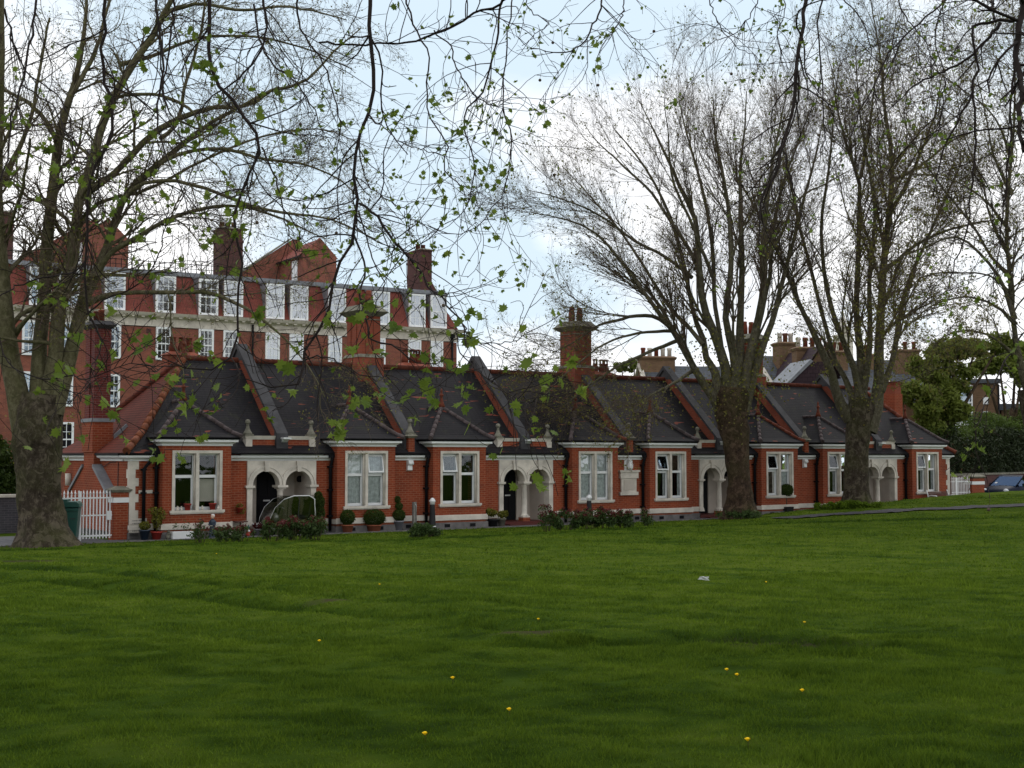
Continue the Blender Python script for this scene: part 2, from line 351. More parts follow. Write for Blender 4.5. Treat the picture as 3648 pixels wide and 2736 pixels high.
# line of the lawn's cut edge (groove)
_gr=np.array([[at(x,1950,Y).x,Y] for x,Y in ((-600,31),(0,34),(700,36.4),(1400,38.4),(1900,40.5),(2400,43),(2900,44.8),(3648,46),(4400,48))])
_rut=[np.array([[gat(x*1.6492,y*1.6492,z)[0],gat(x*1.6492,y*1.6492,z)[1]] for x,y,z in L]) for L in (
  ((-20,1262,.15),(300,1295,.3),(640,1345,.4),(960,1372,.45),(1150,1400,.5)),
  ((0,1235,.1),(250,1245,.2),(600,1300,.3),(900,1330,.4)),
  ((1250,1440,.55),(1500,1420,.55),(1700,1420,.55),(1850,1440,.55)))]
def pdist(P,line):
    d=np.full(len(P),1e9)
    for a,b in zip(line[:-1],line[1:]):
        ab=b-a; t=np.clip(((P-a)@ab)/(ab@ab),0,1); d=np.minimum(d,np.linalg.norm(P-(a+t[:,None]*ab),axis=1))
    return d
def vnoise(x,y,seed=0):
    xi=np.floor(x).astype(np.int64); yi=np.floor(y).astype(np.int64); fx=x-xi; fy=y-yi; fx=fx*fx*(3-2*fx); fy=fy*fy*(3-2*fy)
    def h(a,b):
        n=(a*374761393+b*668265263+seed*1442695)&0xffffffff; n=((n^(n>>13))*1274126177)&0xffffffff; return ((n^(n>>16))&0xffff)/65535.
    return (h(xi,yi)*(1-fx)+h(xi+1,yi)*fx)*(1-fy)+(h(xi,yi+1)*(1-fx)+h(xi+1,yi+1)*fx)*fy
_md=(_rut[0][-1]-_rut[0][0]); _md=_md/np.linalg.norm(_md)
def mow(X,Y): return X*_md[0]+Y*_md[1],-X*_md[1]+Y*_md[0]
TRUNKS=[(at2(x,1170,Y).x,Y,r) for x,Y,r in ((95,36.3,.75),(1600,51.2,.65),(1852,54.5,.6))]
def groundz(X,Y,detail=True):
    X=np.atleast_1d(np.asarray(X,float)); Y=np.atleast_1d(np.asarray(Y,float)); P=np.stack([X,Y],1)
    z=np.zeros(len(X))
    for i in range(0,len(X),20000):
        p=P[i:i+20000]; D=np.linalg.norm(p[:,None]-_cp[None,:,:2],axis=2); z[i:i+20000]=_phi(D)@_w[:_n]+_w[_n]+p@_w[_n+1:]
    s=(X-O1.x)*U1.x+(Y-O1.y)*U1.y; t=(X-O1.x)*V1.x+(Y-O1.y)*V1.y
    far=sstep(65,110,np.hypot(X,Y)); z=np.clip(z,-.2,1.4)
    k=sstep(-.5,-1.3,t)                     # lawn side of the path by the houses
    k=np.where((s>41),sstep(1.5,-1.,t),k)
    z=z*k*(1-far)-.1*far
    z=np.where(k<1e-4,-.02*(1-far)-.1*far,z)
    d=pdist(P,_gr); z=z-.07*np.exp(-(d/.22)**2)*(k>.5)+.05*np.exp(-((d-.55)/.35)**2)*(k>.5)
    if detail:
        m=k*(1-far); MA,MC=mow(X,Y)
        z=z+m*(.025*(vnoise(MA*.35,MC*1.3,1)-.5)+.022*(vnoise(X*2.7,Y*2.7,2)-.5)+.035*(vnoise(X*7,Y*7,3)-.5))
        for r in _rut: d_=pdist(P,r); z=z-.09*np.exp(-(d_/.32)**2)*m+.04*np.exp(-((d_-.7)/.35)**2)*m
    return z
def gz(X,Y): return float(groundz(X,Y,False)[0])
def axis(vals):
    out=[vals[0][0]]
    for a,b,st in vals: n=max(1,int(round((b-a)/st))); out+=list(np.linspace(a,b,n+1)[1:])
    return np.array(out)
ax=axis([(-900,-100,100),(-100,-34,6),(-34,-12,.5),(-12,14,.13),(14,40,.4),(40,100,5),(100,900,100)])
ay=axis([(-100,-10,10),(-10,4,1),(4,14,.12),(14,36,.16),(36,66,.3),(66,100,3),(100,2000,150)])
GX,GY=np.meshgrid(ax,ay); gv=np.stack([GX.ravel(),GY.ravel(),groundz(GX.ravel(),GY.ravel())],1)
nx,ny=len(ax),len(ay); ii=(np.arange(ny-1)[:,None]*nx+np.arange(nx-1)[None]).ravel()
GTINT=None
# grass blades
def ltint(X,Y):
    P=np.stack([X,Y],1); dr=np.exp(-(pdist(P,_gr)/.4)**2)
    for q in _rut: dr=np.maximum(dr,np.exp(-(pdist(P,q)/.45)**2)*(.4+.6*vnoise(X*.8,Y*.8,31)))
    big=vnoise(X*.45,Y*.7,11)*.6+vnoise(X*2.,Y*2.5,12)*.4; MA,MC=mow(X,Y)
    return .38+.22*(big-.5)+.30*(vnoise(MA*.3,MC*1.6,14)-.5)+.36*(vnoise(MA*.6,MC*3.7,16)-.5)+.55*(vnoise(X*3.,Y*5.,15)-.5)+.3*(vnoise(X*6.5,Y*8.5,17)-.5)-.8*dr+.16*sstep(11,22,Y),dr
_SP=[(1640,1452,.45,.55),(1690,1462,.45,.35),(1150,1425,.5,.22),(720,1330,.4,.2),(60,1215,.1,.4),(1040,1397,.45,.25)]
def soil(X,Y):
    v=np.zeros(len(X)); w=(vnoise(X*5,Y*5,41)-.5)*.25
    for x,y,z,r_ in _SP:
        c=gat(x*1.6492,y*1.6492,z); v=np.maximum(v,sstep(1.3,.5,np.hypot((X-c.x)/(r_*1.8),(Y-c.y)/r_)+w))
    for tx,ty,tr in TRUNKS: v=np.maximum(v,sstep(tr+.35,tr+.05,np.hypot(X-tx,Y-ty)+w))
    return v
def scatter(n,y0,y1,pw,hmin,hmax,wd,seed):
    r=np.random.default_rng(seed); Y=(y0**pw+(y1**pw-y0**pw)*r.random(n))**(1/pw); X=(r.random(n)*2-1)*(Y*.46+3.)
    return X,Y
def blades(n,y0,y1,pw,h0,h1,wd,seed):
    r=np.random.default_rng(seed); X,Y=scatter(n,y0,y1,pw,0,0,0,seed)
    t=(X-O1.x)*V1.x+(Y-O1.y)*V1.y; s=(X-O1.x)*U1.x+(Y-O1.y)*U1.y
    keep=(t<-.6)&((vnoise(X*1.3,Y*1.3,9)*.5+vnoise(X*4.1,Y*4.1,8)*.5)>r.random(len(X))*.5-.12)
    P=np.stack([X,Y],1); keep&=(pdist(P,PATHR)>.75)&(soil(X,Y)<r.random(len(X))*1.1); X,Y=X[keep],Y[keep]; P=P[keep]; n=len(X)
    Z=groundz(X,Y)-.004
    clump=vnoise(X*3.3,Y*3.3,5)*.6+vnoise(X*.8,Y*.8,6)*.4
    hh=(h0+(h1-h0)*clump**2)*(.6+.7*r.random(n))
    dr=np.exp(-(pdist(P,_gr)/.35)**2)
    for q in _rut: dr=np.maximum(dr,.95*np.exp(-(pdist(P,q)/.42)**2))
    hh*=1+.9*dr
    hh*=1+.8*sstep(.68,.82,vnoise(X*1.7,Y*2.1,21))
    for tx,ty,tr in TRUNKS: hh*=1+1.8*np.exp(-((np.hypot(X-tx,Y-ty)-tr)/.35)**2)
    a=r.random(n)*2*PI; wv=wd*(.6+.8*r.random(n))*(.5+Y/18); dx,dy=np.cos(a)*wv,np.sin(a)*wv
    lean=r.normal(0,.45,(n,2))*hh[:,None]
    V=np.empty((n,3,3)); V[:,0]=np.stack([X-dx,Y-dy,Z],1); V[:,1]=np.stack([X+dx,Y+dy,Z],1); V[:,2]=np.stack([X+lean[:,0],Y+lean[:,1],Z+hh],1)
    tint=np.clip(ltint(X,Y)[0]+.6*(r.random(n)-.5),0,1)
    return V.reshape(-1,3),np.repeat(tint,3)
PATHR=np.array([[at(x,y,Y).x,Y] for x,y,Y in ((2780,1840,48.8),(2900,1834,49.4),(3100,1827,50),(3300,1818,50.6),(3648,1803,51.6),(4100,1790,53.5))])
gvs=[];gts=[]
for a in ((400000,5.2,13,1.4,.012,.058,.0045,1),(230000,12,24,1.3,.015,.058,.006,2),(120000,23,58,1.2,.02,.06,.009,3)):
    v_,t_=blades(*a); gvs.append(v_); gts.append(t_)
gvs=np.concatenate(gvs); o=npmesh('grass',gvs,np.arange(len(gvs)).reshape(-1,3),M['grass'],attr=np.concatenate(gts))
tag(o,'short mown green grass of the big lawn','grass',kind='stuff')
lawn=npmesh('ground',gv,np.stack([ii,ii+1,ii+nx+1,ii+nx],1),M['lawn'],smooth=True,attr=np.clip(ltint(gv[:,0],gv[:,1])[0],0,1)); tag(lawn,kind='structure')
a_=lawn.data.attributes.new('soil','FLOAT','POINT'); a_.data.foreach_set('value',soil(gv[:,0],gv[:,1]).astype(np.float32))
# pavement by the houses
mb=MB(); vs=[];fs=[]
for i,s in enumerate(np.linspace(-26,40.5,134)):
    for t in (-.6,4.0 if s<-2.6 else .39): P=L1(s,t); vs.append((P.x,P.y,.006 if t<1 else .006))
fs=[(2*i,2*i+2,2*i+3,2*i+1) for i in range(133)]
mb.add(vs,fs).build('path',M['asphalt'])['kind']='structure'
mb=MB(); mb.prism([(L1(s,t).x,L1(s,t).y) for s,t in ((-26,-.67),(22,-.67),(22,-.605),(-26,-.605))],-.05,.03,axis='z'); mb.build('path_edging',M['greybase'])['kind']='structure'
# asphalt footpath over the lawn on the right
n=60; tt=np.linspace(0,1,n); cum=np.linspace(0,len(PATHR)-1,n); C=np.stack([np.interp(cum,np.arange(len(PATHR)),PATHR[:,0]),np.interp(cum,np.arange(len(PATHR)),PATHR[:,1])],1)
T=np.gradient(C,axis=0); T/=np.linalg.norm(T,axis=1)[:,None]; N=np.stack([-T[:,1],T[:,0]],1)
vs=[]
for c_,n_ in zip(C,N):
    for q in (-.65,-.22,.22,.65):
        p=c_+n_*q; vs.append((p[0],p[1],float(groundz(p[0],p[1])[0])+.035))
MB().add(vs,[(4*i+j,4*i+4+j,4*i+5+j,4*i+1+j) for i in range(n-1) for j in range(3)]).build('footpath',M['tarmac'])['kind']='structure'
# road beyond the right end of the houses
MB().prism([(L1(s,t).x,L1(s,t).y) for s,t in ((40.2,1),(80,1),(80,9),(40.2,9))],-.3,-.02,axis='z').build('road',M['asphalt'])['kind']='structure'
# ------------------------------------------------------------------ the brick almshouse row
H1=empty('brick_almshouse_row',O1,A1,'long low red brick almshouse row with dark tiled roof, bay windows and white arched porches','building')
BC=[0,5.86,9.54,15.58,19.35,25.45,29.2,35.18]; PC=[2.99,12.65,22.42,32.25]; LC=[7.72,17.5,27.35]; T0=.4
bw=1.09
def P(name,mb,mat,par=None,**k): return mb.build(name,mat,par or H1,**k)
w=MB()
# front wall lengths between bays and porches
segs=[(-1.95,-bw)]
for i in range(4):
    a,b=BC[2*i],BC[2*i+1]; p=PC[i]; segs+=[(a+bw,p-1.2),(p+1.2,b-bw)]
    if i<3: segs.append((b+bw,BC[2*i+2]-bw))
segs.append((35.18+bw,37.35))
for a,b in segs: w.box(a,b,T0,T0+.3,.2,2.55)
for p in PC: w.box(p-1.2,p+1.2,T0+.05,T0+.3,2.33,2.55)
for c in BC:
    w.box(c-bw,c-.8,0,.7,.2,2.95); w.box(c+.8,c+bw,0,.7,.2,2.95); w.box(c-.8,c+.8,0,.3,.2,.84); w.box(c-.8,c+.8,.0,.3,2.65,2.95)
w.box(-1.95,-1.65,.7,6.8,.2,2.55); w.box(37.05,37.35,.7,6.8,.2,2.55); w.box(-1.65,37.05,6.5,6.8,.2,2.55)
P('wall',w,M['brick'])
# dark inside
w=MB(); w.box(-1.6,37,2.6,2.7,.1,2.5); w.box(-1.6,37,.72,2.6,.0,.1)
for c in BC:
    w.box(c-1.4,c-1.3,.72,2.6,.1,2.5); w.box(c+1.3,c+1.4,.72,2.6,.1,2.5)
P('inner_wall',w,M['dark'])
# plinth
for a,b in segs:
    P('plinth_band',MB().box(a,b,T0-.05,T0,.27,.42).box(a,b,T0-.03,T0,.42,.455),M['stone'])
    P('footing',MB().box(a,b,T0-.06,T0+.3,-.1,.2),M['greybase'])
for c in BC:
    w=MB(); w.box(c-bw-.05,c+bw+.05,-.05,.0,.27,.42); w.box(c-bw-.03,c+bw+.03,-.03,.0,.42,.455)
    for s in (-1,1):
        x0,x1=sorted((c+s*bw,c+s*(bw+.05))); w.box(x0,x1,.0,T0-.05,.27,.42)
    P('plinth_band',w,M['stone']); P('footing',MB().box(c-bw-.06,c+bw+.06,-.06,.5,-.1,.2),M['greybase'])
P('plinth_band',MB().box(-2.0,-1.95,T0-.05,6.8,.27,.42),M['stone'])
P('footing',MB().box(-2.01,-1.65,T0-.06,6.8,-.1,.2),M['greybase'])
for c in BC[1:7]:
    for q in (-.55,.5): P('air_vent',MB().box(c+q-.11,c+q+.11,-.072,-.055,.04,.15),M['black'])
for c in (6.98+.7,17.9): P('air_vent',MB().box(c-.1,c+.1,T0-.075,T0-.055,.04,.15),M['black'])
# cornices
def cornice(mb,x0,x1,y0,y1,z,h=.19):
    mb.frust(x0,x1,y0,y1,z,z+h*.3,.03,.04); mb.frust(x0,x1,y0,y1,z+h*.3,z+h*.62,.05,.13); mb.frust(x0,x1,y0,y1,z+h*.62,z+h,.165,.165)
for c in BC: w=MB(); cornice(w,c-bw,c+bw,0,.9,2.79); P('cornice',w,M['white'])
for a,b in segs[1:-1]:
    if not any(abs(a-(p+1.2))<.01 or abs(b-(p-1.2))<.01 for p in PC): w=MB(); cornice(w,a+.02,b-.1,T0,.6,2.33,.17); P('cornice',w,M['white'])
for a,b in ((-1.95,-1.25),(36.35,37.35)): w=MB(); cornice(w,a,b,T0,.8,2.33,.17); P('cornice',w,M['white'])
for a,b in ((.9,2.98),(3.98,6.8)): P('cornice',MB().box(-2.0,-1.95,a,b,2.33,2.38).prism([(-2.0,2.38),(-2.0,2.44),(-2.09,2.44)],a,b).box(-2.115,-1.96,a,b,2.44,2.5),M['white'])
# porch cornices
for p in PC:
    w=MB(); w.frust(p-1.75,p+1.75,T0,.62,2.33,2.38,.02,.04); w.frust(p-1.75,p+1.75,T0,.62,2.38,2.43,.05,.11); w.frust(p-1.75,p+1.75,T0,.62,2.43,2.495,.14,.14)
    w.frust(p-1.32,p+1.32,T0-.05,.62,2.497,2.58,.07,.16)
    P('porch_cornice',w,M['white'])
    w=MB(); w.prism([(.22,2.583),(.22,2.60),(.7,2.66),(.7,2.583)],p-1.42,p+1.42,axis='x'); P('lead_flashing',w,M['lead'])
# gutters
for c in BC: P('gutter',MB().frust(c-bw,c+bw,-.0,.75,2.981,3.05,.19,.23),M['black'])
for a,b in segs[1:-1]:
    if not any(abs(a-(p+1.2))<.01 or abs(b-(p-1.2))<.01 for p in PC): P('gutter',MB().frust(a+.0,b-.05,T0,.6,2.501,2.565,.17,.2),M['black'])
for a,b in ((-1.95,-1.25),(36.4,37.3)): P('gutter',MB().frust(a,b,T0,.8,2.501,2.565,.19,.22),M['black'])
for a,b in ((.8,2.98),(3.98,6.9)): P('gutter',MB().box(-2.18,-1.96,a,b,2.503,2.565),M['black'])
# down pipes in the left re-entrant of each bay, and one on the right
for i,c in enumerate(BC):
    w=MB(); x=c-bw-.09; y=T0-.11
    w.tube([(x,y,.05),(x,y,2.12),(x+.02,y-.05,2.3),(x+.02,y-.1,2.5)],.052,8)
    for z in (.5,1.35,2.1): w.box(x-.075,x+.075,y-.055,T0-.002,z,z+.05)
    w.box(x-.09,x+.1,y-.13,y+.05,2.42,2.52)
    P('drainpipe',w,M['black'])
P('drainpipe',MB().tube([(1.17,.33,.1),(1.17,.33,2.3)],.03,8),M['black'])
P('drainpipe',MB().tube([(-1.55,.3,.05),(-1.55,.3,2.1),(-1.42,.2,2.3),(-1.3,.12,2.45)],.055,8).box(-1.63,-1.47,.28,.398,1.35,1.4).box(-1.63,-1.47,.28,.398,2.05,2.1),M['black'])
# main roof: slopes with a little bell cast at the eaves
ZR,ZE=5.72,2.57; ea,eb,rl,rr=-2.17,37.55,.95,34.9; f0,f1,r0,r1=.15,7.05,3.6,3.6
w=MB(); br=.9 # bellcast inset
def lerp(a,b,t): return a+(b-a)*t
zb=ZE+.62
FL=[(ea,f0,ZE),(eb,f0,ZE),(eb-br*.9,f0+br*1.02,zb+.05),(ea+br*.88,f0+br*1.02,zb+.05),(rl,3.6,ZR),(rr,3.6,ZR)]
w.add([(ea,f0,ZE),(eb,f0,ZE),(eb-.75,f0+.86,zb),(ea+.80,f0+.86,zb),(rr,3.6,ZR),(rl,3.6,ZR)],[(0,1,2,3),(3,2,4,5)],0)
w.add([(ea,f1,ZE),(eb,f1,ZE),(eb-.75,f1-.86,zb),(ea+.80,f1-.86,zb),(rr,3.6,ZR),(rl,3.6,ZR)],[(0,1,2,3),(3,2,4,5)],0)
w.add([(ea,f0,ZE),(ea,f1,ZE),(ea+.80,f1-.86,zb),(ea+.80,f0+.86,zb),(rl,3.6,ZR)],[(0,1,2,3),(3,2,4)],1)
w.add([(eb,f0,ZE),(eb,f1,ZE),(eb-.75,f1-.86,zb),(eb-.75,f0+.86,zb),(rr,3.6,ZR)],[(0,1,2,3),(3,2,4)],1)
w.box(ea+.02,eb-.02,f0+.02,f1-.02,ZE-.05,ZE-.001,2)
roof=P('roof',w,[M['slate'],M['tile_red'],M['dark']])
def hiptiles(name,a,b,mat,r=.12,seg=.33,par=None):
    a,b=Vector(a),Vector(b); n=max(1,int((b-a).length/seg)); m=MB()
    for i in range(n):
        p=a.lerp(b,i/n); q=a.lerp(b,(i+1)/n+.02)
        m.tube([p,q],[r*1.12,r*.95],8)
    return m.build(name,mat,par or roof)
hiptiles('ridge_tiles',(rl,3.6,ZR+.0),(rr,3.6,ZR+.0),M['ridge'],.095,.45)
hiptiles('hip_tiles',(ea+.02,f0+.02,ZE+.05),(ea+.8,f0+.86,zb+.03),M['hipred'],.11); hiptiles('hip_tiles',(ea+.8,f0+.86,zb+.03),(rl,3.6,ZR),M['hipred'],.11)
hiptiles('hip_tiles',(eb-.02,f0+.02,ZE+.05),(eb-.75,f0+.86,zb+.03),M['terra'],.11); hiptiles('hip_tiles',(eb-.75,f0+.86,zb+.03),(rr,3.6,ZR),M['terra'],.11)
hiptiles('hip_tiles',(ea+.8,f1-.86,zb+.03),(rl,3.6,ZR),M['tile_red'],.11)
def tfinial(x,y,z,k=1.):
    return MB().lathe([(.17*k,-.12*k),(.10*k,.08*k),(.06*k,.26*k),(.055*k,.36*k),(.10*k,.40*k),(.085*k,.45*k),(.04*k,.48*k),(.05*k,.56*k),(.045*k,.62*k),(.02*k,.70*k)],(x,y,z),10)
P('roof_finial',tfinial(rl,3.6,ZR+.1,.9),M['terra'],roof)
# bay roofs
for c in BC:
    w=MB(); a,z0,za=1.33,3.05,4.2; f=-.23; zm=3.2; q=.22
    tm=lambda z:f0+.86+(z-zb)*(3.6-f0-.86)/(ZR-zb)
    F4=[(c-a,f,z0),(c+a,f,z0),(c+a-q,f+q*1.3,zm),(c-a+q,f+q*1.3,zm),(c,1.2,za)]
    w.add(F4,[(0,1,2,3),(3,2,4)])
    for s in (-1,1):
        w.add([(c+s*a,f,z0),(c+s*(a-q),f+q*1.3,zm),(c,1.2,za),(c,tm(za),za),(c+s*(a-q),tm(zm)+.02,zm),(c+s*a,tm(z0),z0)],[(0,1,4,5),(1,2,3,4)])
    w.add([(c-a+.02,f+.02,z0-.003),(c+a-.02,f+.02,z0-.003),(c+a-.02,.8,z0-.003),(c-a+.02,.8,z0-.003)],[(0,1,2,3)])
    b=P('bay_roof',w,M['slate'])
    for s in (-1,1):
        m=M['terra'] if (c in (15.58,) and s>0) or (c==25.45 and s>0) else M['hiptile']
        hiptiles('hip_tiles',(c+s*a,f+.02,z0+.03),(c+s*(a-q),f+q*1.3,zm+.02),m if m==M['terra'] else M['hiptile'],.075,.3,b)
        hiptiles('hip_tiles',(c+s*(a-q),f+q*1.3,zm+.02),(c,1.2,za),M['hiptile'] if c!=25.45 or s<0 else M['terra'],.075,.3,b)
    hiptiles('ridge_tiles',(c,1.2,za),(c,tm(za),za),M['hiptile'],.07,.3,b)
    P('roof_finial',tfinial(c,1.2,za+.1,.8),M['terra'],b)
# fire walls: brick with stone coping, running over the ridge
FW=[2.99,7.72,12.62,17.5,22.42,27.35,32.25]
for i,s in enumerate(FW):
    low=i%2==1; e=.46
    pr=[(.42,2.7),(.42,3.08),(3.6,6.12),(6.8,3.08),(6.8,2.7),(3.6,5.5)]
    b=P('parapet_wall',MB().prism(pr,s-.13,s+.13,axis='x'),M['brick_chim'])
    cop=[(.36,3.10),(.36,3.2),(3.6,6.30),(6.86,3.2),(6.86,3.10),(3.6,6.135)]
    P('parapet_coping',MB().prism(cop,s-.195,s+.195,axis='x').prism([(.36,3.1),(.36,2.7),(.55,2.7),(.55,3.28)],s-.2,s+.2,axis='x'),M['coping'],b)
    P('apex_stone',MB().prism([(3.15,5.72),(3.6,6.13),(4.05,5.72)],s-.14,s+.14,axis='x'),M['coping'],b)
def ballfin(mb,x,y,z,k=1.):
    mb.frust(x-.13*k,x+.13*k,y-.13*k,y+.13*k,z,z+.05*k,.02,.02); mb.lathe([(.15*k,.05*k),(.15*k,.09*k),(.10*k,.16*k),(.06*k,.27*k),(.045*k,.34*k),(.06*k,.36*k),(.04*k,.38*k)],(x,y,z),12); mb.ball((x,y,z+.46*k),.09*k,12); return mb
for s in LC:
    b=P('pier',MB().box(s-.12,s+.12,.22,.46,2.57,3.09),M['brick'])
    P('pier_cap',MB().frust(s-.12,s+.12,.22,.46,3.09,3.16,.03,.09).frust(s-.12,s+.12,.22,.46,3.16,3.20,.09,.04),M['lichen'],b)
    P('ball_finial',ballfin(MB(),s,.34,3.2,1.),M['lichen'],b)
# porch parapets
for i,p in enumerate(PC):
    w=MB(); w.box(p-1.2,p+1.2,.5,.66,2.6,3.0); b=P('porch_parapet',w,M['brick'])
    w=MB(); w.frust(p-1.18,p+1.18,.5,.68,3.0,3.12,.02,.06)
    for q in (-1.11,1.11): w.box(p+q-.11,p+q+.11,.44,.68,2.6,3.0)
    w.box(p-.09,p+.09,.455,.68,2.6,3.0)
    P('stone_trim',w,M['stone'],b)
    w=MB(); [ballfin(w,p+q,.56,3.12,.95) for q in (-1.11,1.11)]
    for q in (-1.11,1.11): P('ball_finial',ballfin(MB(),p+q,.56,3.12,.95),M['lichen'],b)
    P('floodlight',MB().box(p-.06,p+.22,.16,.40,3.02,3.07).prism([(.2,3.02),(.42,3.02),(.42,2.88)],p-.03,p+.17,axis='x'),M['white'],b)
    P('light_bracket',MB().box(p-.02,p+.04,.40,.452,2.75,3.0),M['woodgrey'],b)
# porches: stone arcade with recess
def arcade(p):
    z1=2.33; zs=1.55; r=.46; y0,y1=T0-.06,T0+.24; m=MB(); n=14
    for cx in (p-.56,p+.56):
        arc=[(cx-r*math.cos(PI*k/n),zs+r*math.sin(PI*k/n)) for k in range(n+1)]
        xl,xr=(p-1.2,p) if cx<p else (p,p+1.2)
        top=[(lerp(xl,xr,k/n),z1) for k in range(n+1)]
        top[0]=(xl,z1); 
        # front, back and soffit
        vs=[(x,y0,z) for x,z in arc]+[(x,y0,z) for x,z in top]+[(x,y1,z) for x,z in arc]+[(x,y1,z) for x,z in top]
        N=n+1; fs=[(k,k+1,N+k+1,N+k) for k in range(n)]+[(2*N+k,3*N+k,3*N+k+1,2*N+k+1) for k in range(n)]+[(k,2*N+k,2*N+k+1,k+1) for k in range(n)]
        m.add(vs,fs)
        m.add([(xl,y0,zs),(cx-r,y0,zs),(xl,y0,z1)],[(0,1,2)]); m.add([(xr,y0,zs),(cx+r,y0,zs),(xr,y0,z1)],[(0,2,1)])
        m.add([(xl,y1,zs),(cx-r,y1,zs),(xl,y1,z1)],[(0,2,1)]); m.add([(xr,y1,zs),(cx+r,y1,zs),(xr,y1,z1)],[(0,1,2)])
    m.add([(p-1.2,y0,zs),(p-1.2,y1,zs),(p-1.2,y1,z1),(p-1.2,y0,z1)],[(0,1,2,3)]); m.add([(p+1.2,y0,zs),(p+1.2,y1,zs),(p+1.2,y1,z1),(p+1.2,y0,z1)],[(0,1,2,3)])
    for s in (-1,1):
        a,b=sorted((p+s*1.02,p+s*1.2)); m.box(a,b,y0,y1,.3,zs-.12)
        m.frust(a,b,y0,y1,.27,.42,.04,.01)
    o=P('porch_arcade',m,M['stone'])
    # archivolts
    m=MB()
    for cx in (p-.56,p+.56):
        for (ra,rb,yy) in ((.46,.56,y0-.03),(.565,.63,y0-.05)):
            vs=[];n2=16
            for k in range(n2+1):
                a=PI*k/n2; c_,s_=-math.cos(a),math.sin(a)
                for rad,yv in ((ra,yy),(rb,yy),(rb,y0),(ra,y0)): 
                    vs.append((min(max(cx+rad*c_,p-1.2) , p+1.2) if True else 0,yv,zs+rad*s_))
            fs=[(4*k+j,4*k+(j+1)%4,4*k+4+(j+1)%4,4*k+4+j) for k in range(n2) for j in range(4)]
            # trim the parts that would cross at the middle
            m.add([(v[0] if (v[0]-p)*(cx-p)>0 else p+(.004 if cx>p else -.004),v[1],v[2]) for v in vs],fs)
    P('archivolt',m,M['stone'],o)
    for cx in (p-.56,p+.56): P('keystone',MB().prism([(cx-.065,zs+.43),(cx+.065,zs+.43),(cx+.095,2.31),(cx-.095,2.31)],y0-.09,y0),M['stone'],o)
    for a,b in ((p-1.2,p-1.02),(p-.12,p+.12),(p+1.02,p+1.2)): P('impost',MB().frust(a,b,y0,y1,zs-.12,zs-.07,.0,.03).frust(a,b,y0,y1,zs-.07,zs,.06,.06),M['stone'],o)
    P('column',MB().lathe([(.155,.30),(.155,.34),(.13,.36),(.105,.40),(.108,.8),(.09,1.36),(.11,1.38),(.12,1.43)],(p,T0+.09,0),20).frust(p-.13,p+.13,T0-.04,T0+.22,.26,.31,.02,.02),M['stone'],o)
    P('pedestal',MB().box(p-.15,p+.15,T0-.06,T0+.24,.1,.26),M['brick'],o)
    # recess
    m=MB(); yb=1.55
    m.box(p-1.3,p-1.02,y1,yb,.1,2.4); m.box(p+1.02,p+1.3,y1,yb,.1,2.4); m.box(p-1.02,p-.34,yb,yb+.1,.1,2.4); m.box(p+.42,p+1.02,yb,yb+.1,.1,2.4)
    # arched door head
    cxd=.04; rd=.38; n=10; zd=1.72
    arc=[(p+cxd-rd*math.cos(PI*k/n),zd+rd*math.sin(PI*k/n)) for k in range(n+1)]
    top=[(lerp(p-.34,p+.42,k/n),2.4) for k in range(n+1)]
    m.add([(x,yb,z) for x,z in arc]+[(x,yb,z) for x,z in top],[(k,k+1,n+2+k,n+1+k) for k in range(n)])
    m.add([(x,yb,z) for x,z in arc]+[(x,yb+.12,z) for x,z in arc],[(k,n+1+k,n+2+k,k+1) for k in range(n)])
    P('porch_wall',m,M['cream'],o)
    P('porch_ceiling',MB().box(p-1.3,p+1.3,y1,yb+.1,2.3,2.32),M['cream'],o)
    P('porch_floor',MB().box(p-1.2,p+1.2,T0-.1,yb,.0,.12).box(p-.95,p+.95,T0-.38,T0-.1,-.02,.05),M['redtile_floor'],o)
    d=P('front_door',MB().box(p-.34,p+.42,yb+.06,yb+.11,.12,2.12).box(p-.25,p-.0,yb+.04,yb+.06,.3,.95).box(p+.08,p+.33,yb+.04,yb+.06,.3,.95).box(p-.25,p+.0,yb+.04,yb+.06,1.1,1.75).box(p+.08,p+.33,yb+.04,yb+.06,1.1,1.75),M['black'])
    P('letter_box',MB().box(p-.08,p+.16,yb+.03,yb+.04,1.0,1.05),M['metal'],d)
    P('wall_lamp',MB().ball((p+.97,1.15,1.72),.10,12,0,(.6,1,1)).box(p+.98,p+1.02,1.05,1.25,1.62,1.82),M['black'],o)
for p in PC: arcade(p)
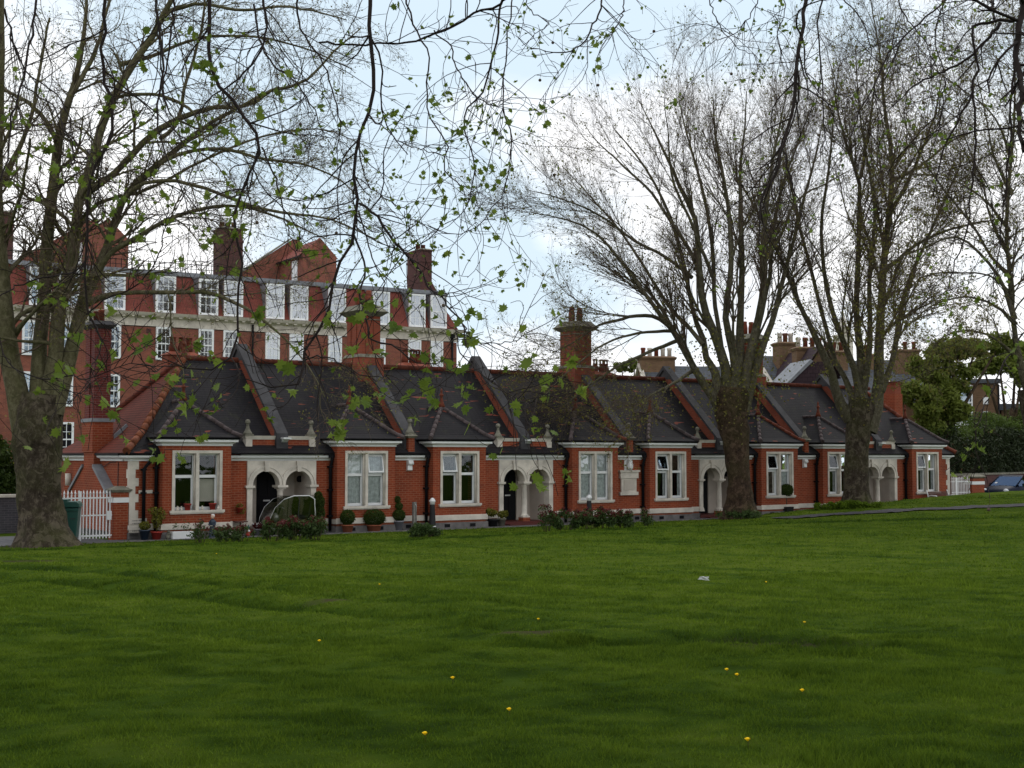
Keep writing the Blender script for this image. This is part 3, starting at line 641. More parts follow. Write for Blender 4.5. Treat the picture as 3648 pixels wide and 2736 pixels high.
# windows: stone surround, two lights, sashes
def window(c,op=None,curt=0,blind=0):
    x0,x1=c-.8,c+.8; z0,z1=.84,2.65; j=.085; m=MB(); yf=-.025; yb=.20
    m.box(x0,x0+j,yf,yb,z0,z1); m.box(x1-j,x1,yf,yb,z0,z1); m.box(x0+j,x1-j,yf,yb,z1-.09,z1); m.box(c-.05,c+.05,yf,yb,z0,z1-.09)
    for a in (x0+j,c+.05): 
        m.prism([(a,z0),(a+.0,z0),(a+.02,z0+.02)],yf,yb) if False else None
    # chamfered inner rolls
    for a in (x0+j+.015,c-.05-.015,c+.05+.015,x1-j-.015): m.tube([(a,.09,z0),(a,.09,z1-.09)],.028,8)
    o=P('window',m,M['stone'])
    P('window_sill',MB().box(x0-.07,x1+.07,-.085,.2,.765,.84).box(x0-.05,x1+.05,-.06,.0,.73,.765),M['stone'],o)
    for k,a,b in ((0,x0+j,c-.05),(1,c+.05,x1-j)):
        zt,zb_,zm=z1-.09,z0,1.86; s=MB(); fr=.055
        s.box(a,a+fr,.15,.21,zb_,zt); s.box(b-fr,b,.15,.21,zb_,zt); s.box(a+fr,b-fr,.15,.21,zt-.06,zt); s.box(a+fr,b-fr,.15,.21,zb_,zb_+.09); s.box(a+fr,b-fr,.14,.215,zm-.045,zm+.045)
        s.box(a+fr,a+fr+.03,.165,.2,zb_+.09,zm-.045); s.box(b-fr-.03,b-fr,.165,.2,zb_+.09,zm-.045)
        fobj=P('sash_frame',s,M['white'],o)
        P('window_pane',MB().add([(a+fr,.18,zb_+.09),(b-fr,.18,zb_+.09),(b-fr,.18,zm-.045),(a+fr,.18,zm-.045)],[(0,1,2,3)]),M['glass'],fobj)
        if op is not None and op==k:
            h=zt-.06-zm-.05; t=MB(); t.box(a+fr-.02,a+fr+.03,-.0,.03,-h,0); t.box(b-fr-.03,b-fr+.02,0,.03,-h,0); t.box(a+fr+.03,b-fr-.03,0,.03,-.05,0); t.box(a+fr+.03,b-fr-.03,0,.03,-h,-h+.05)
            ob=t.build('top_light',M['white'],o,loc=(0,.125,zt-.05)); ob.rotation_euler=(-R(12),0,0)
            g=MB().box(a+fr+.03,b-fr-.03,.012,.018,-h+.05,-.05).build('window_pane',M['glass'],ob)
        else:
            P('window_pane',MB().add([(a+fr,.18,zm+.045),(b-fr,.18,zm+.045),(b-fr,.18,zt-.06),(a+fr,.18,zt-.06)],[(0,1,2,3)]),M['glass'],fobj)
        if curt:
            n=26; vs=[];full=(curt==1)
            rngs=[(a+fr,b-fr)] if full else [(b-fr-.12,b-fr)]
            for (u0,u1) in rngs:
                vs=[(lerp(u0,u1,q/n),.235+.015*math.sin(q*1.9),z) for z in (zb_+.09,zt-.05) for q in range(n+1)]
                P('lace_curtain',MB().add(vs,[(q,q+1,n+2+q,n+1+q) for q in range(n)],smooth=True),M['curtain'],o)
        elif blind and k==1: P('roller_blind',MB().box(a+fr,b-fr,.26,.265,zb_+.25,zm-.08),M['cream'],o)
    return o
window(BC[0],None,0,1); window(BC[1],1,1); window(BC[2],0,0); window(BC[3],None,1); window(BC[4],0,2); window(BC[5],0,1); window(BC[6],0,2); window(BC[7],0,2)
# scroll brackets and plaque on the short walls
for s in (LC[0],LC[2]):
    P('scroll_bracket',MB().prism([(T0,2.33),(T0-.16,2.33),(T0-.17,2.22),(T0-.09,2.16),(T0-.10,2.0),(T0-.03,1.97),(T0,1.97)],s-.09,s+.09,axis='x').tube([(s-.1,T0-.12,2.23),(s+.1,T0-.12,2.23)],.06,10),M['white'])
s=LC[1]
b=P('plaque',MB().box(s-.38,s+.38,T0-.07,T0,1.10,1.62).box(s-.45,s+.45,T0-.11,T0,1.62,1.86).box(s-.5,s+.5,T0-.15,T0,1.86,1.93).box(s-.45,s+.45,T0-.1,T0,.98,1.10),M['stone'])
P('plaque_panel',MB().box(s-.26,s+.26,T0-.085,T0-.07,1.18,1.56),M['cream'],b)
o=P('carved_owl',MB().box(s-.19,s+.19,T0-.03,T0,1.93,2.33).lathe([(.09,0),(.13,.08),(.13,.2),(.10,.28),(.11,.32),(.10,.38),(.05,.41)],(s,T0-.12,1.94),12).ball((s-.08,T0-.13,2.33),.035,6).ball((s+.08,T0-.13,2.33),.035,6),M['white'])
# rainwater staining under the bracket is part of the brick; alarm box etc
P('door_bell',MB().box(20.62,20.70,T0-.04,T0,1.36,1.46),M['white'])
P('alarm_box',MB().box(1.5,1.6,T0-.04,T0,1.9,2.0),M['white']) if False else None
# quoins
for s0,sg in ((-1.95,1),(37.35,-1)):
    w=MB(); z=.0; k=0
    zz=[.62,.86,1.1,1.34,1.58,1.82,2.08,2.33]
    for a,b in zip(zz[:-1],zz[1:]):
        L=.17 if k%2 else .27; k+=1
        x0,x1=sorted((s0-sg*.012,s0+sg*L)); w.box(x0,x1,T0-.012,T0+(.27 if k%2==0 else .17),a,b)
    if sg<0: 
        x0,x1=sorted((s0-sg*.012,s0+sg*.2)); w.box(x0,x1,T0-.012,T0+.2,.2,.62)
    P('quoin',w,M['stone'])
b=P('foundation_stone',MB().box(-1.965,-1.42,T0-.03,T0+.2,.16,.62),M['stone'])
w=MB()
for k in range(5):
    x=-1.86
    while x<-1.5+(.0 if k<4 else -.25):
        L=random.uniform(.02,.06); w.box(x,x+L,T0-.033,T0-.029,.54-k*.075,.55-k*.075+.012); x+=L+.015
P('lettering',w,M['coping'],b)
P('stone_band',MB().box(-1.68,-1.25,T0-.02,T0,1.36,1.46),M['stone'])
# end wall chimney breast with A shaped weathering and stack
w=MB(); w.prism([(1.6,.2),(5.3,.2),(5.3,1.32),(3.96,2.14),(3.96,2.6),(2.98,2.6),(2.98,2.14),(1.6,1.32)],-2.2,-1.95,axis='x'); w.box(-2.25,-1.6,2.98,4.0,2.6,3.55)
b=P('end_chimney',w,M['brick'])
w=MB(); P('weathering_coping',MB().prism([(1.52,1.30),(1.52,1.38),(2.95,2.22),(2.95,2.12),(1.62,1.32)],-2.26,-1.95,axis='x'),M['lead'],b); w.prism([(5.38,1.30),(5.38,1.38),(3.98,2.22),(3.98,2.12),(5.28,1.32)],-2.26,-1.95,axis='x')
P('weathering_coping',w,M['lead'],b); P('stone_coping',MB().box(-2.29,-1.55,2.94,4.04,3.55,3.66),M['lead'],b)
w=MB(); w.box(-2.2,-1.68,3.05,3.95,3.66,6.5); w.box(-2.235,-2.2,3.42,3.58,3.66,6.5); P('chimney_stack',w,M['brick_dark'],b)
w=MB(); w.frust(-2.2,-1.68,3.05,3.95,6.5,6.62,.02,.14).frust(-2.2,-1.68,3.05,3.95,6.62,6.75,.14,.03); P('chimney_cap',w,M['coping'],b)
P('lead_flashing',MB().prism([(-1.58,3.0),(-1.58,3.16),(-1.2,3.5),(-1.15,3.42)],2.9,2.96),M['lead'],b)
for q in (3.25,3.75): P('chimney_pot',MB().lathe([(.10,0),(.085,.3),(.11,.34),(.09,.36)],(-1.94,q,6.75),12),M['terra'],b)
w=MB(); w.box(36.85,37.45,3.1,4.0,2.5,5.5); b=P('end_chimney',w,M['brick'])
P('chimney_stack',MB().box(36.95,37.4,3.15,3.95,5.5,5.95).frust(36.95,37.4,3.15,3.95,5.95,6.1,.02,.1),M['brick_chim'],b)
# ridge chimneys
for s in LC:
    x0,x1,y0,y1=s-.41,s+.41,3.1,4.1; zt=7.55
    w=MB(); w.box(x0,x1,y0,y1,5.0,zt); 
    for q in (x0+.25,x0+.57): w.box(q-.04,q+.04,y0-.03,y0,6.15,zt)
    for q in (y0+.3,y0+.7): w.box(x0-.03,x0,q-.04,q+.04,6.15,zt)
    w.frust(x0,x1,y0,y1,5.0,6.0,.1,.1)
    b=P('ridge_chimney',w,M['brick_chim'])
    P('stone_band',MB().frust(x0,x1,y0,y1,6.0,6.12,.12,.04).frust(x0,x1,y0,y1,7.36,7.39,.035,.035),M['lichen'],b)
    P('chimney_cap',MB().frust(x0,x1,y0,y1,7.5,7.66,.03,.24).frust(x0,x1,y0,y1,7.66,7.9,.2,-.02),M['lichen'],b)
    for q in (-.2,.2): P('chimney_pot',MB().lathe([(.13,0),(.13,.35),(.10,.5),(.105,.62),(.07,.63)],(s+q,3.6,7.86),10),M['brick_chim'],b)
for s in (1.45,10.7,20.1):
    b=P('rear_chimney',MB().box(s-.55,s+.55,4.9,5.5,4.0,5.92).frust(s-.5,s+.5,4.95,5.45,5.92,6.05,.12,-.1),M['brick_chim'])
    for k,q in enumerate((-.28,.02,.30)):
        w=MB().lathe([(.13,0),(.14,.22),(.10,.3),(.10,.36),(.12,.38),(.10,.4)],(s+q,5.2-.06*(k%2),6.0),12)
        for a in range(4): w.box(s+q+.08*math.cos(a*PI/2)-.02,s+q+.08*math.cos(a*PI/2)+.02,5.2-.06*(k%2)+.08*math.sin(a*PI/2)-.02,5.2-.06*(k%2)+.08*math.sin(a*PI/2)+.02,6.4,6.52)
        w.lathe([(.12,.52),(.12,.56),(.05,.58)],(s+q,5.2-.06*(k%2),6.0),12)
        P('chimney_pot',w,M['terra'],b)
P('wall_light',MB().lathe([(.11,0),(.11,.4)],(-2.02,6.1,1.5),10),M['stone'])
P('cable',MB().tube([(-1.97,3.0,2.2),(-1.99,2.6,2.15),(-1.97,2.2,2.28),(-1.97,1.6,2.3)],.01,5).tube([(-1.965,1.4,2.3),(-1.965,1.4,.6)],.012,5).tube([(-.98,-.01,2.4),(-1.04,-.01,2.45),(-1.04,-.01,2.68),(-.8,-.01,2.68)],.008,5),M['coping'])
# ------------------------------------------------------------------ mansion block behind
H2=empty('mansion_block',O2,A2,'tall plum brick mansion block with red tiled mansard and white dormers behind the almshouses','building')
def B(name,mb,mat,par=None,**k): return mb.build(name,mat,par or H2,**k)
xe=24.43; xs=-16
B('wall',MB().box(xs,xe,0,11,-.3,10.6),M['brick_far'])
B('string_course',MB().box(xs,xe+.01,-.04,0,2.15,2.25),M['brick_fardark'])
w=MB(); w.box(xs,xe+.03,-.04,.0,10.66,11.15); w.box(xe,xe+.04,0,11,10.66,11.15); B('frieze',w,M['stone'])
w=MB(); w.frust(xs,xe,0,11,11.15,11.28,.06,.22).frust(xs,xe,0,11,11.28,11.36,.36,.42); k=xs
w.frust(xs,xe,0,11,11.36,11.5,.42,.50); CORN=B('cornice',w,M['stone'])
w=MB(); k=xs+.2; cn_=bpy.data.objects['cornice'] if False else None
while k<xe: B('dentil',MB().box(k,k+.2,-.34,-.06,11.2,11.28),M['stone'],CORN); k+=.6
w=MB(); w.add([(xs,-.1,11.5),(xe+.1,-.1,11.5),(xe-1.1,1.1,14.1),(xs,1.1,14.1),(xe+.1,11,11.5),(xe-1.1,10,14.1),(xs,11,11.5),(xs,10,14.1)],[(0,1,2,3),(1,4,5,2),(4,6,7,5),(6,0,3,7)])
mr_=B('mansard_roof',w,M['tile_redfar'])
B('flat_roof',MB().box(xs,xe-.95,.95,10.1,14.1,14.38),M['lead'],mr_)
# roof railing
w=MB(); k=xs
while k<9.5: w.box(k-.02,k+.02,1.6,1.64,14.38,15.1); k+=.35
w.box(xs,9.5,1.6,1.64,15.0,15.04); w.box(xs,9.5,1.6,1.64,14.7,14.73); B('roof_railing',w,M['black'])
WX=[-13,-11.2,-7.6,-5.0,-2.95,-.1,3.1,5.87,7.52,10.4,12.1,14.9,18.2,21.0,22.77]
def swin(x,z0,z1,y,hw,name='sash_window',k=0):
    w=MB(); t=.13
    w.box(x-hw,x-hw+t,y-.05,y+.1,z0,z1); w.box(x+hw-t,x+hw,y-.05,y+.1,z0,z1); w.box(x-hw+t,x+hw-t,y-.05,y+.1,z1-t,z1); w.box(x-hw+t,x+hw-t,y-.07,y+.1,z0,z0+t)
    zm=(z0+z1)/2; w.box(x-hw+t,x+hw-t,y-.03,y+.1,zm-.04,zm+.04)
    for q in (-1/3.,1/3.): 
        xx=x+q*(hw-t); w.box(xx-.018,xx+.018,y-.02,y+.1,z0+t,z1-t)
    for zz in ((z0+t+zm)/2,(z1-t+zm)/2): w.box(x-hw+t,x+hw-t,y-.018,y+.09,zz-.018,zz+.018)
    o=B(name,w,M['whitefar']); B('window_pane',MB().box(x-hw+t,x+hw-t,y+.0,y+.012,z0+t,z1-t),M['glassfar'],o)
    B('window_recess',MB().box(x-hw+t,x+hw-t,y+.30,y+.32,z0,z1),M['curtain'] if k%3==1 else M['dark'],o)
    return o
wallcut=[]
for i,x in enumerate(WX):
    swin(x,8.53,10.64,-.06,.5,k=i+1)
    if x<9: swin(x,5.48,7.54,-.06,.48,k=i)
    if x<2: swin(x,2.42,4.52,-.06,.58,k=3)
dx=[-13,-11.2,-7.6,-4.5,-2.82,-.03,3.17,5.97,7.65,10.53,12.24,15.0,18.34,21.15,22.87]
for i,x in enumerate(dx):
    o=B('dormer',MB().box(x-.66,x+.66,-.02,1.5,11.52,13.95),M['tile_redfar'])
    w=swin(x,11.56,13.9,-.14,.64,'dormer_window',k=i+1)
    B('dormer_roof',MB().box(x-.74,x+.74,-.2,1.6,13.95,14.07),M['lead'],o)
    w=MB(); w.box(x-.665,x-.66,-.02,1.3,11.6,13.95); B('dormer_cheek',w,M['lead'],o)
def fchim(x0,x1,y0,y1,zt,pots):
    b=B('chimney',MB().box(x0,x1,y0,y1,14.2,zt).frust(x0,x1,y0,y1,zt,zt+.18,.0,.08).frust(x0,x1,y0,y1,zt-.75,zt-.6,.05,.05),M['brick_fardark'])
    B('chimney_cap',MB().frust(x0,x1,y0,y1,zt+.18,zt+.3,.08,-.15),M['lichen'],b)
    for q in range(pots): B('chimney_pot',MB().lathe([(.19,0),(.17,.4),(.2,.42),(.18,.45)],(x0+.35+q*.42,(y0+y1)/2,zt+.25),10),M['terra'],b)
fchim(-8,-5.35,4,5.6,17.6,4); fchim(8.15,9.75,4,5.5,17.9,3); fchim(23.35,24.3,3.6,5.8,17.6,2)
B('chimney_shoulder',MB().prism([(24.3,11.4),(24.85,11.4),(24.85,14.6),(24.3,15.4)],3.6,5.8),M['brick_fardark'])
B('drainpipe',MB().tube([(24.0,-.12,2),(24.0,-.12,11.1)],.08,8).box(23.85,24.15,-.25,0,10.9,11.15),M['black'])
B('drainpipe',MB().tube([(9.0,-.12,2),(9.0,-.12,11.1)],.07,8),M['black'])
B('drainpipe',MB().tube([(-1.5,-.12,2),(-1.5,-.12,11.1)],.07,8),M['black'])
for x in (16.6,2.0,9.3): B('vent_brick',MB().box(x,x+.3,-.02,0,10.2,10.5),M['brick_fardark'])
# roof houses with gables
def penth(x0,x1,y0,y1,zw,za):
    w=MB(); w.box(x0,x1,y0,y1,14.3,zw); w.prism([(x0,zw),(x1,zw),((x0+x1)/2,za)],y0,y0+.25)
    b=B('roof_house',w,M['brick_far']); xm=(x0+x1)/2
    w=MB(); w.add([(x0-.25,y0+.26,zw-.1),(xm,y0+.26,za-.08),(xm,y1,za-.08),(x0-.25,y1,zw-.1)],[(0,1,2,3)]); w.add([(x1+.25,y0+.26,zw-.1),(xm,y0+.26,za-.08),(xm,y1,za-.08),(x1+.25,y1,zw-.1)],[(0,3,2,1)])
    B('roof',w,M['tile_redfar'],b); B('gutter',MB().box(x0-.3,x0-.2,y0,y1,zw-.2,zw-.1),M['black'],b)
    w=MB(); w.prism([(x0-5.2,14.3),(x1+.4,14.3),(xm+.3,za+.5),(xm-.2,za+.5)],y1,y1+.4); B('gable_wall',w,M['brick_far'],b)
    w=MB(); w.prism([(x0-5.3,14.35),(x0-5.0,14.35),(xm-.2,za+.62),(xm-.35,za+.6)],y1-.05,y1+.45); B('gable_coping',w,M['lichen'],b)
    B('roof_window',MB().box(x0-.04,x0,y0+1.,y0+2.0,14.8,16.6),M['whitefar'],b)
penth(14.6,17.2,5,9.5,16.9,18.2); penth(-.6,2.15,5,9.5,16.9,18.2)
# ------------------------------------------------------------------ houses beyond, right of the middle
def house(name,label,x0,x1,Y,z_eave,z_ridge,depth,wallm,roofm,rz,stacks,grp=None,gable=False,wins=()):
    """x0,x1 full size picture columns at distance Y"""
    a=at(x0,1622,Y); b=at(x1,1622,Y); wd=(b-a).length
    h=empty(name,((a.x+b.x)/2,Y+depth/2,0),rz,label,'house',grp); hw=wd/2; hd=depth/2
    w=MB(); w.box(-hw,hw,-hd,hd,-.4,z_eave)
    if gable: w.prism([(-hw,z_eave),(hw,z_eave),(0,z_ridge)],-hd,hd)
    w.build('wall',wallm,h)
    w=MB()
    if gable: 
        for s in (-1,1): w.add([(s*(hw+.25),-hd-.2,z_eave-.15),(0,-hd-.2,z_ridge+.08),(0,hd+.2,z_ridge+.08),(s*(hw+.25),hd+.2,z_eave-.15)],[(0,1,2,3)]); w.add([(s*(hw+.25),-hd-.2,z_eave-.3),(0,-hd-.2,z_ridge-.1),(0,hd+.2,z_ridge-.1),(s*(hw+.25),hd+.2,z_eave-.3)],[(0,1,2,3)])
    else: w.prism([(-hd-.3,z_eave-.1),(hd+.3,z_eave-.1),(0,z_ridge)],-hw,hw,axis='x')
    w.build('roof',roofm,h)
    if not gable:
        for s in (-1,1): MB().prism([(-hd-.3,z_eave-.05),(-hd-.3,z_eave+.1),(0,z_ridge+.15),(hd+.3,z_eave+.1),(hd+.3,z_eave-.05),(0,z_ridge-.02)],s*hw-.14,s*hw+.14,axis='x').build('verge_coping',M['stone'],h)
    for (cx,cy,w2,d2,zb_,zt,n,pm) in stacks:
        c=MB().box(cx-w2,cx+w2,cy-d2,cy+d2,zb_,zt).frust(cx-w2,cx+w2,cy-d2,cy+d2,zt,zt+.16,.03,.12).frust(cx-w2,cx+w2,cy-d2,cy+d2,zt+.16,zt+.26,.12,-.05).build('chimney',wallm,h)
        for q in range(n):
            px=cx-w2+.25+(2*w2-.5)*(q/(n-1) if n>1 else .5)
            MB().lathe([(.15,0),(.14,.45),(.17,.5),(.17,.62),(.13,.63)],(px,cy,zt+.2),10).build('chimney_pot',M[pm[q%len(pm)]],c)
    for (wx,wz,ww,wh) in wins:
        f=MB().box(wx-ww,wx+ww,-hd-.08,-hd,wz,wz+wh).build('window',M['whitefar'],h)
        MB().box(wx-ww+.1,wx+ww-.1,-hd-.09,-hd-.081,wz+.1,wz+wh*.5-.06).box(wx-ww+.1,wx+ww-.1,-hd-.09,-hd-.081,wz+wh*.5+.06,wz+wh-.1).build('window_pane',M['glassfar'],f)
    return h
def zz(y,Y): return at(1824,y,Y).z
G2='stock brick houses beyond the almshouses'
house('stock_brick_house','stock brick house with grey slate roof left of the broad trunk, behind the ridge',2292,2745,84,zz(1500,84),zz(1292,84),7,M['brick_yel'],M['slate_far'],R(10),
  [(-2.9,0,1.15,.45,5,zz(1272,84),5,['terra','stone','terra','stone','stone'])],G2)
house('stock_brick_house','slate roofed stock brick house with a tall brown chimney right of the broad trunk',2715,2850,80,zz(1400,80),zz(1255,80),6,M['brick_yel'],M['slate_far'],R(14),
  [(.55,-1.,.62,.5,4,zz(1224,80),3,['stone','terra','stone'])],G2)
house('stock_brick_house','stock brick gable house with dark pantiles between the two fanning plane trees',2845,2960,76,zz(1330,76),zz(1236,76),7,M['brick_yel'],M['tile_brown'],R(6),
  [(.2,-1.,.9,.45,5,zz(1240,76),4,['stone','terra','terra','terra'])],G2,gable=True)
house('stock_brick_house','stock brick house with bright red chimney pots behind the smooth trunked plane',2960,3175,82,zz(1420,82),zz(1270,82),7,M['brick_yel'],M['slate_far'],R(8),
  [(-1.0,-.5,.75,.5,5,zz(1252,82),3,['terra','terra','terra']),(1.3,-.5,.4,.4,5,zz(1262,82),2,['terra','terra'])],G2)
house('stock_brick_house','long brown house with slate roof half hidden by the green tree on the right',3165,3330,92,zz(1430,92),zz(1268,92),8,M['brick_yel'],M['slate_far'],R(4),
  [(.5,-1,.9,.45,5,zz(1246,92),3,['terra','terra','terra'])],G2)
# lean-to roof with pale verge
hl=empty('outbuilding_roof',at(2890,1622,70)*1,R(8),'steep dark pantile roof with a pale verge board beside the smooth trunk','roof'); hl.location.z=0
zt=zz(1288,70); zl=zz(1370,70)
MB().prism([(-1.35,zl),(.15,zt),(1.3,zt),(1.3,zl)],0,3).build('roof',M['tile_brown'],hl); MB().prism([(-1.5,zl-.1),(-1.3,zl-.1),(.15,zt+.02),(.0,zt+.12)],-.08,3).build('verge_board',M['lead'],hl)
MB().box(-1.3,1.3,.05,2.95,-.1,zl).build('wall',M['brick_yel'],hl)
# church lantern far away
ch=empty('church_steeple',(at(3010,1622,170).x,170,0),R(12),'pale stone church steeple faint between the branches of the smooth trunked plane','steeple')
b_=zz(1215,170)
MB().box(-.9,.9,-.9,.9,0,b_+.6).frust(-.9,.9,-.9,.9,b_+.6,b_+.8,.15,.15).build('tower',M['stone'],ch); MB().lathe([(.8,.8),(.75,1.6),(.85,1.65),(.5,2.1),(.4,2.7),(.12,3.6),(.03,4.4)],(0,0,b_),8).build('lantern',M['stone'],ch)
# tan brick flats at the far right
fl=empty('tan_brick_flats',(at(3560,1622,86).x,90,0),R(-6),'flat roofed tan brick flats with white framed window above the hedge','building')
k=86/4700.
X=lambda x:(x-3560)*k
MB().box(X(3400),X(3585),-4,4,-.2,zz(1365,86)).build('wall',M['brick_yel'],fl); MB().box(X(3395),X(3590),-4.2,4.2,zz(1365,86),zz(1350,86)).build('flat_roof',M['slate_far'],fl)
MB().box(X(3600),X(3760),-3.5,4,-.2,zz(1460,86)).build('wall',M['brick_yel'],fl); MB().box(X(3590),X(3765),-3.7,4.2,zz(1460,86),zz(1438,86)).build('flat_roof',M['slate_far'],fl)
z0,z1=zz(1515,86),zz(1372,86); x0,x1=X(3448),X(3493)
w=MB(); w.box(x0,x0+.08,-4.12,-4,z0,z1); w.box(x1-.08,x1,-4.12,-4,z0,z1)
for q in (0,.42,.55,.97): w.box(x0+.08,x1-.08,-4.12,-4,z0+(z1-z0)*q,z0+(z1-z0)*q+.1)
for q in range(5): w.box(x0+.12+q*.15,x0+.15+q*.15,-4.14,-4.05,z0,z0+.3)
o=w.build('window',M['whitefar'],fl); MB().box(x0+.08,x1-.08,-4.03,-4.01,z0,z1).build('window_pane',M['glassfar'],o)
MB().box(X(3528),X(3545),-4.1,-4,zz(1470,86),zz(1465,86)).build('sign_plate',M['white'],fl); MB().box(X(3530),X(3548),-4.08,-4,zz(1440,86),zz(1415,86)).build('small_window',M['whitefar'],fl)
MB().box(X(3420),X(3440),-4.6,-4,zz(1525,86),zz(1500,86)).build('window_box',M['whitefar'],fl)
MB().tube([(X(3583),-4.1,0),(X(3583),-4.1,zz(1370,86))],.06,6).build('drainpipe',M['black'],fl)
# ------------------------------------------------------------------ walls, gate piers and gates
def gpier(s0,s1,label):
    h=empty('gate_pier',L1((s0+s1)/2,T0+.2),A1,label,'gate pier'); q=(s1-s0)/2
    MB().box(-q,q,-.2,.25,-.1,1.4).build('pier_body',M['brick'],h); MB().box(-q-.012,q+.012,-.215,.262,1.1,1.25).build('stone_band',M['white'],h)
    MB().frust(-q,q,-.2,.25,1.4,1.48,.03,.09).frust(-q,q,-.2,.25,1.48,1.58,.09,-.1).build('pier_cap',M['lichen'],h)
gpier(-2.42,-1.975,'red brick gate pier with white band at the left end of the almshouses')
gpier(39.08,40.05,'red brick gate pier with white band between the right gate and the blue car')
gpier(37.37,37.55,'narrow brick gate pier against the right end of the almshouses') if False else None
def gate(s0,s1,label,nb=9,leafs=1,extra=0):
    h=empty('iron_gate',L1(s0,T0+.1),A1,label,'gate'); L=s1-s0; n=nb
    for k in range(n):
        x=.06+(L-.12)*k/(n-1); tall=(k in (0,))
        MB().box(x-.016,x+.016,-.016,.016,.06,1.38).lathe([(.03,0),(.03,.02),(.001,.12)],(x,0,1.37),6).build('bar',M['white'],h)
    w=MB(); w.box(0,L,-.022,-.016,1.23,1.27); w.box(0,L,.016,.022,1.23,1.27); w.build('rail',M['white'],h)
    MB().box(0,L,-.024,-.017,.72,.76).build('rail',M['white'],h); MB().box(0,L,-.024,-.017,.12,.17).build('rail',M['white'],h)
    return h
g=gate(-3.34,-2.44,'white spearhead iron gate leaf hung on the brick pier by the left corner',9)
MB().box(.74,.88,-.05,-.025,.60,.86).build('lock_box',M['white'],g)
g=gate(-4.75,-3.36,'white painted iron fence panel with spearhead bars behind the green bin',13)
MB().box(1.32,1.40,-.04,.04,.0,1.45).build('post',M['white'],g)
g=gate(37.6,39.05,'pair of white spearhead iron gates at the far right end of the row',12)
MB().box(.28,.42,-.05,.05,.0,1.42).build('post',M['white'],g)
# grey wall at left
Wl=empty('grey_brick_wall',(0,0,0),0,'low grey brick wall with pale coping on the far left, behind the big trunk','wall')
a=at(-260,1622,41.5); b=at(190,1622,43.6); a.z=b.z=0
def wallseg(par,a,b,zt,th,wm,cm,ct=.09):
    d=(b-a); L=d.length; ang=math.atan2(d.y,d.x); 
    par.location=a; par.rotation_euler=(0,0,ang)
    MB().box(0,L,0,th,-.2,zt).build('wall_body',wm,par); MB().box(0,L,-.05,th+.05,zt,zt+ct).build('wall_coping',cm,par)
wallseg(Wl,a,b,1.14,.3,M['brick_grey'],M['stone'])
Wr=empty('dark_brick_wall',(0,0,0),0,'dark old brick wall below the hedge behind the blue car','wall')
wallseg(Wr,L1(40.1,3.2),L1(66,9.5),1.45,.35,M['brick_fardark'],M['lichen'])
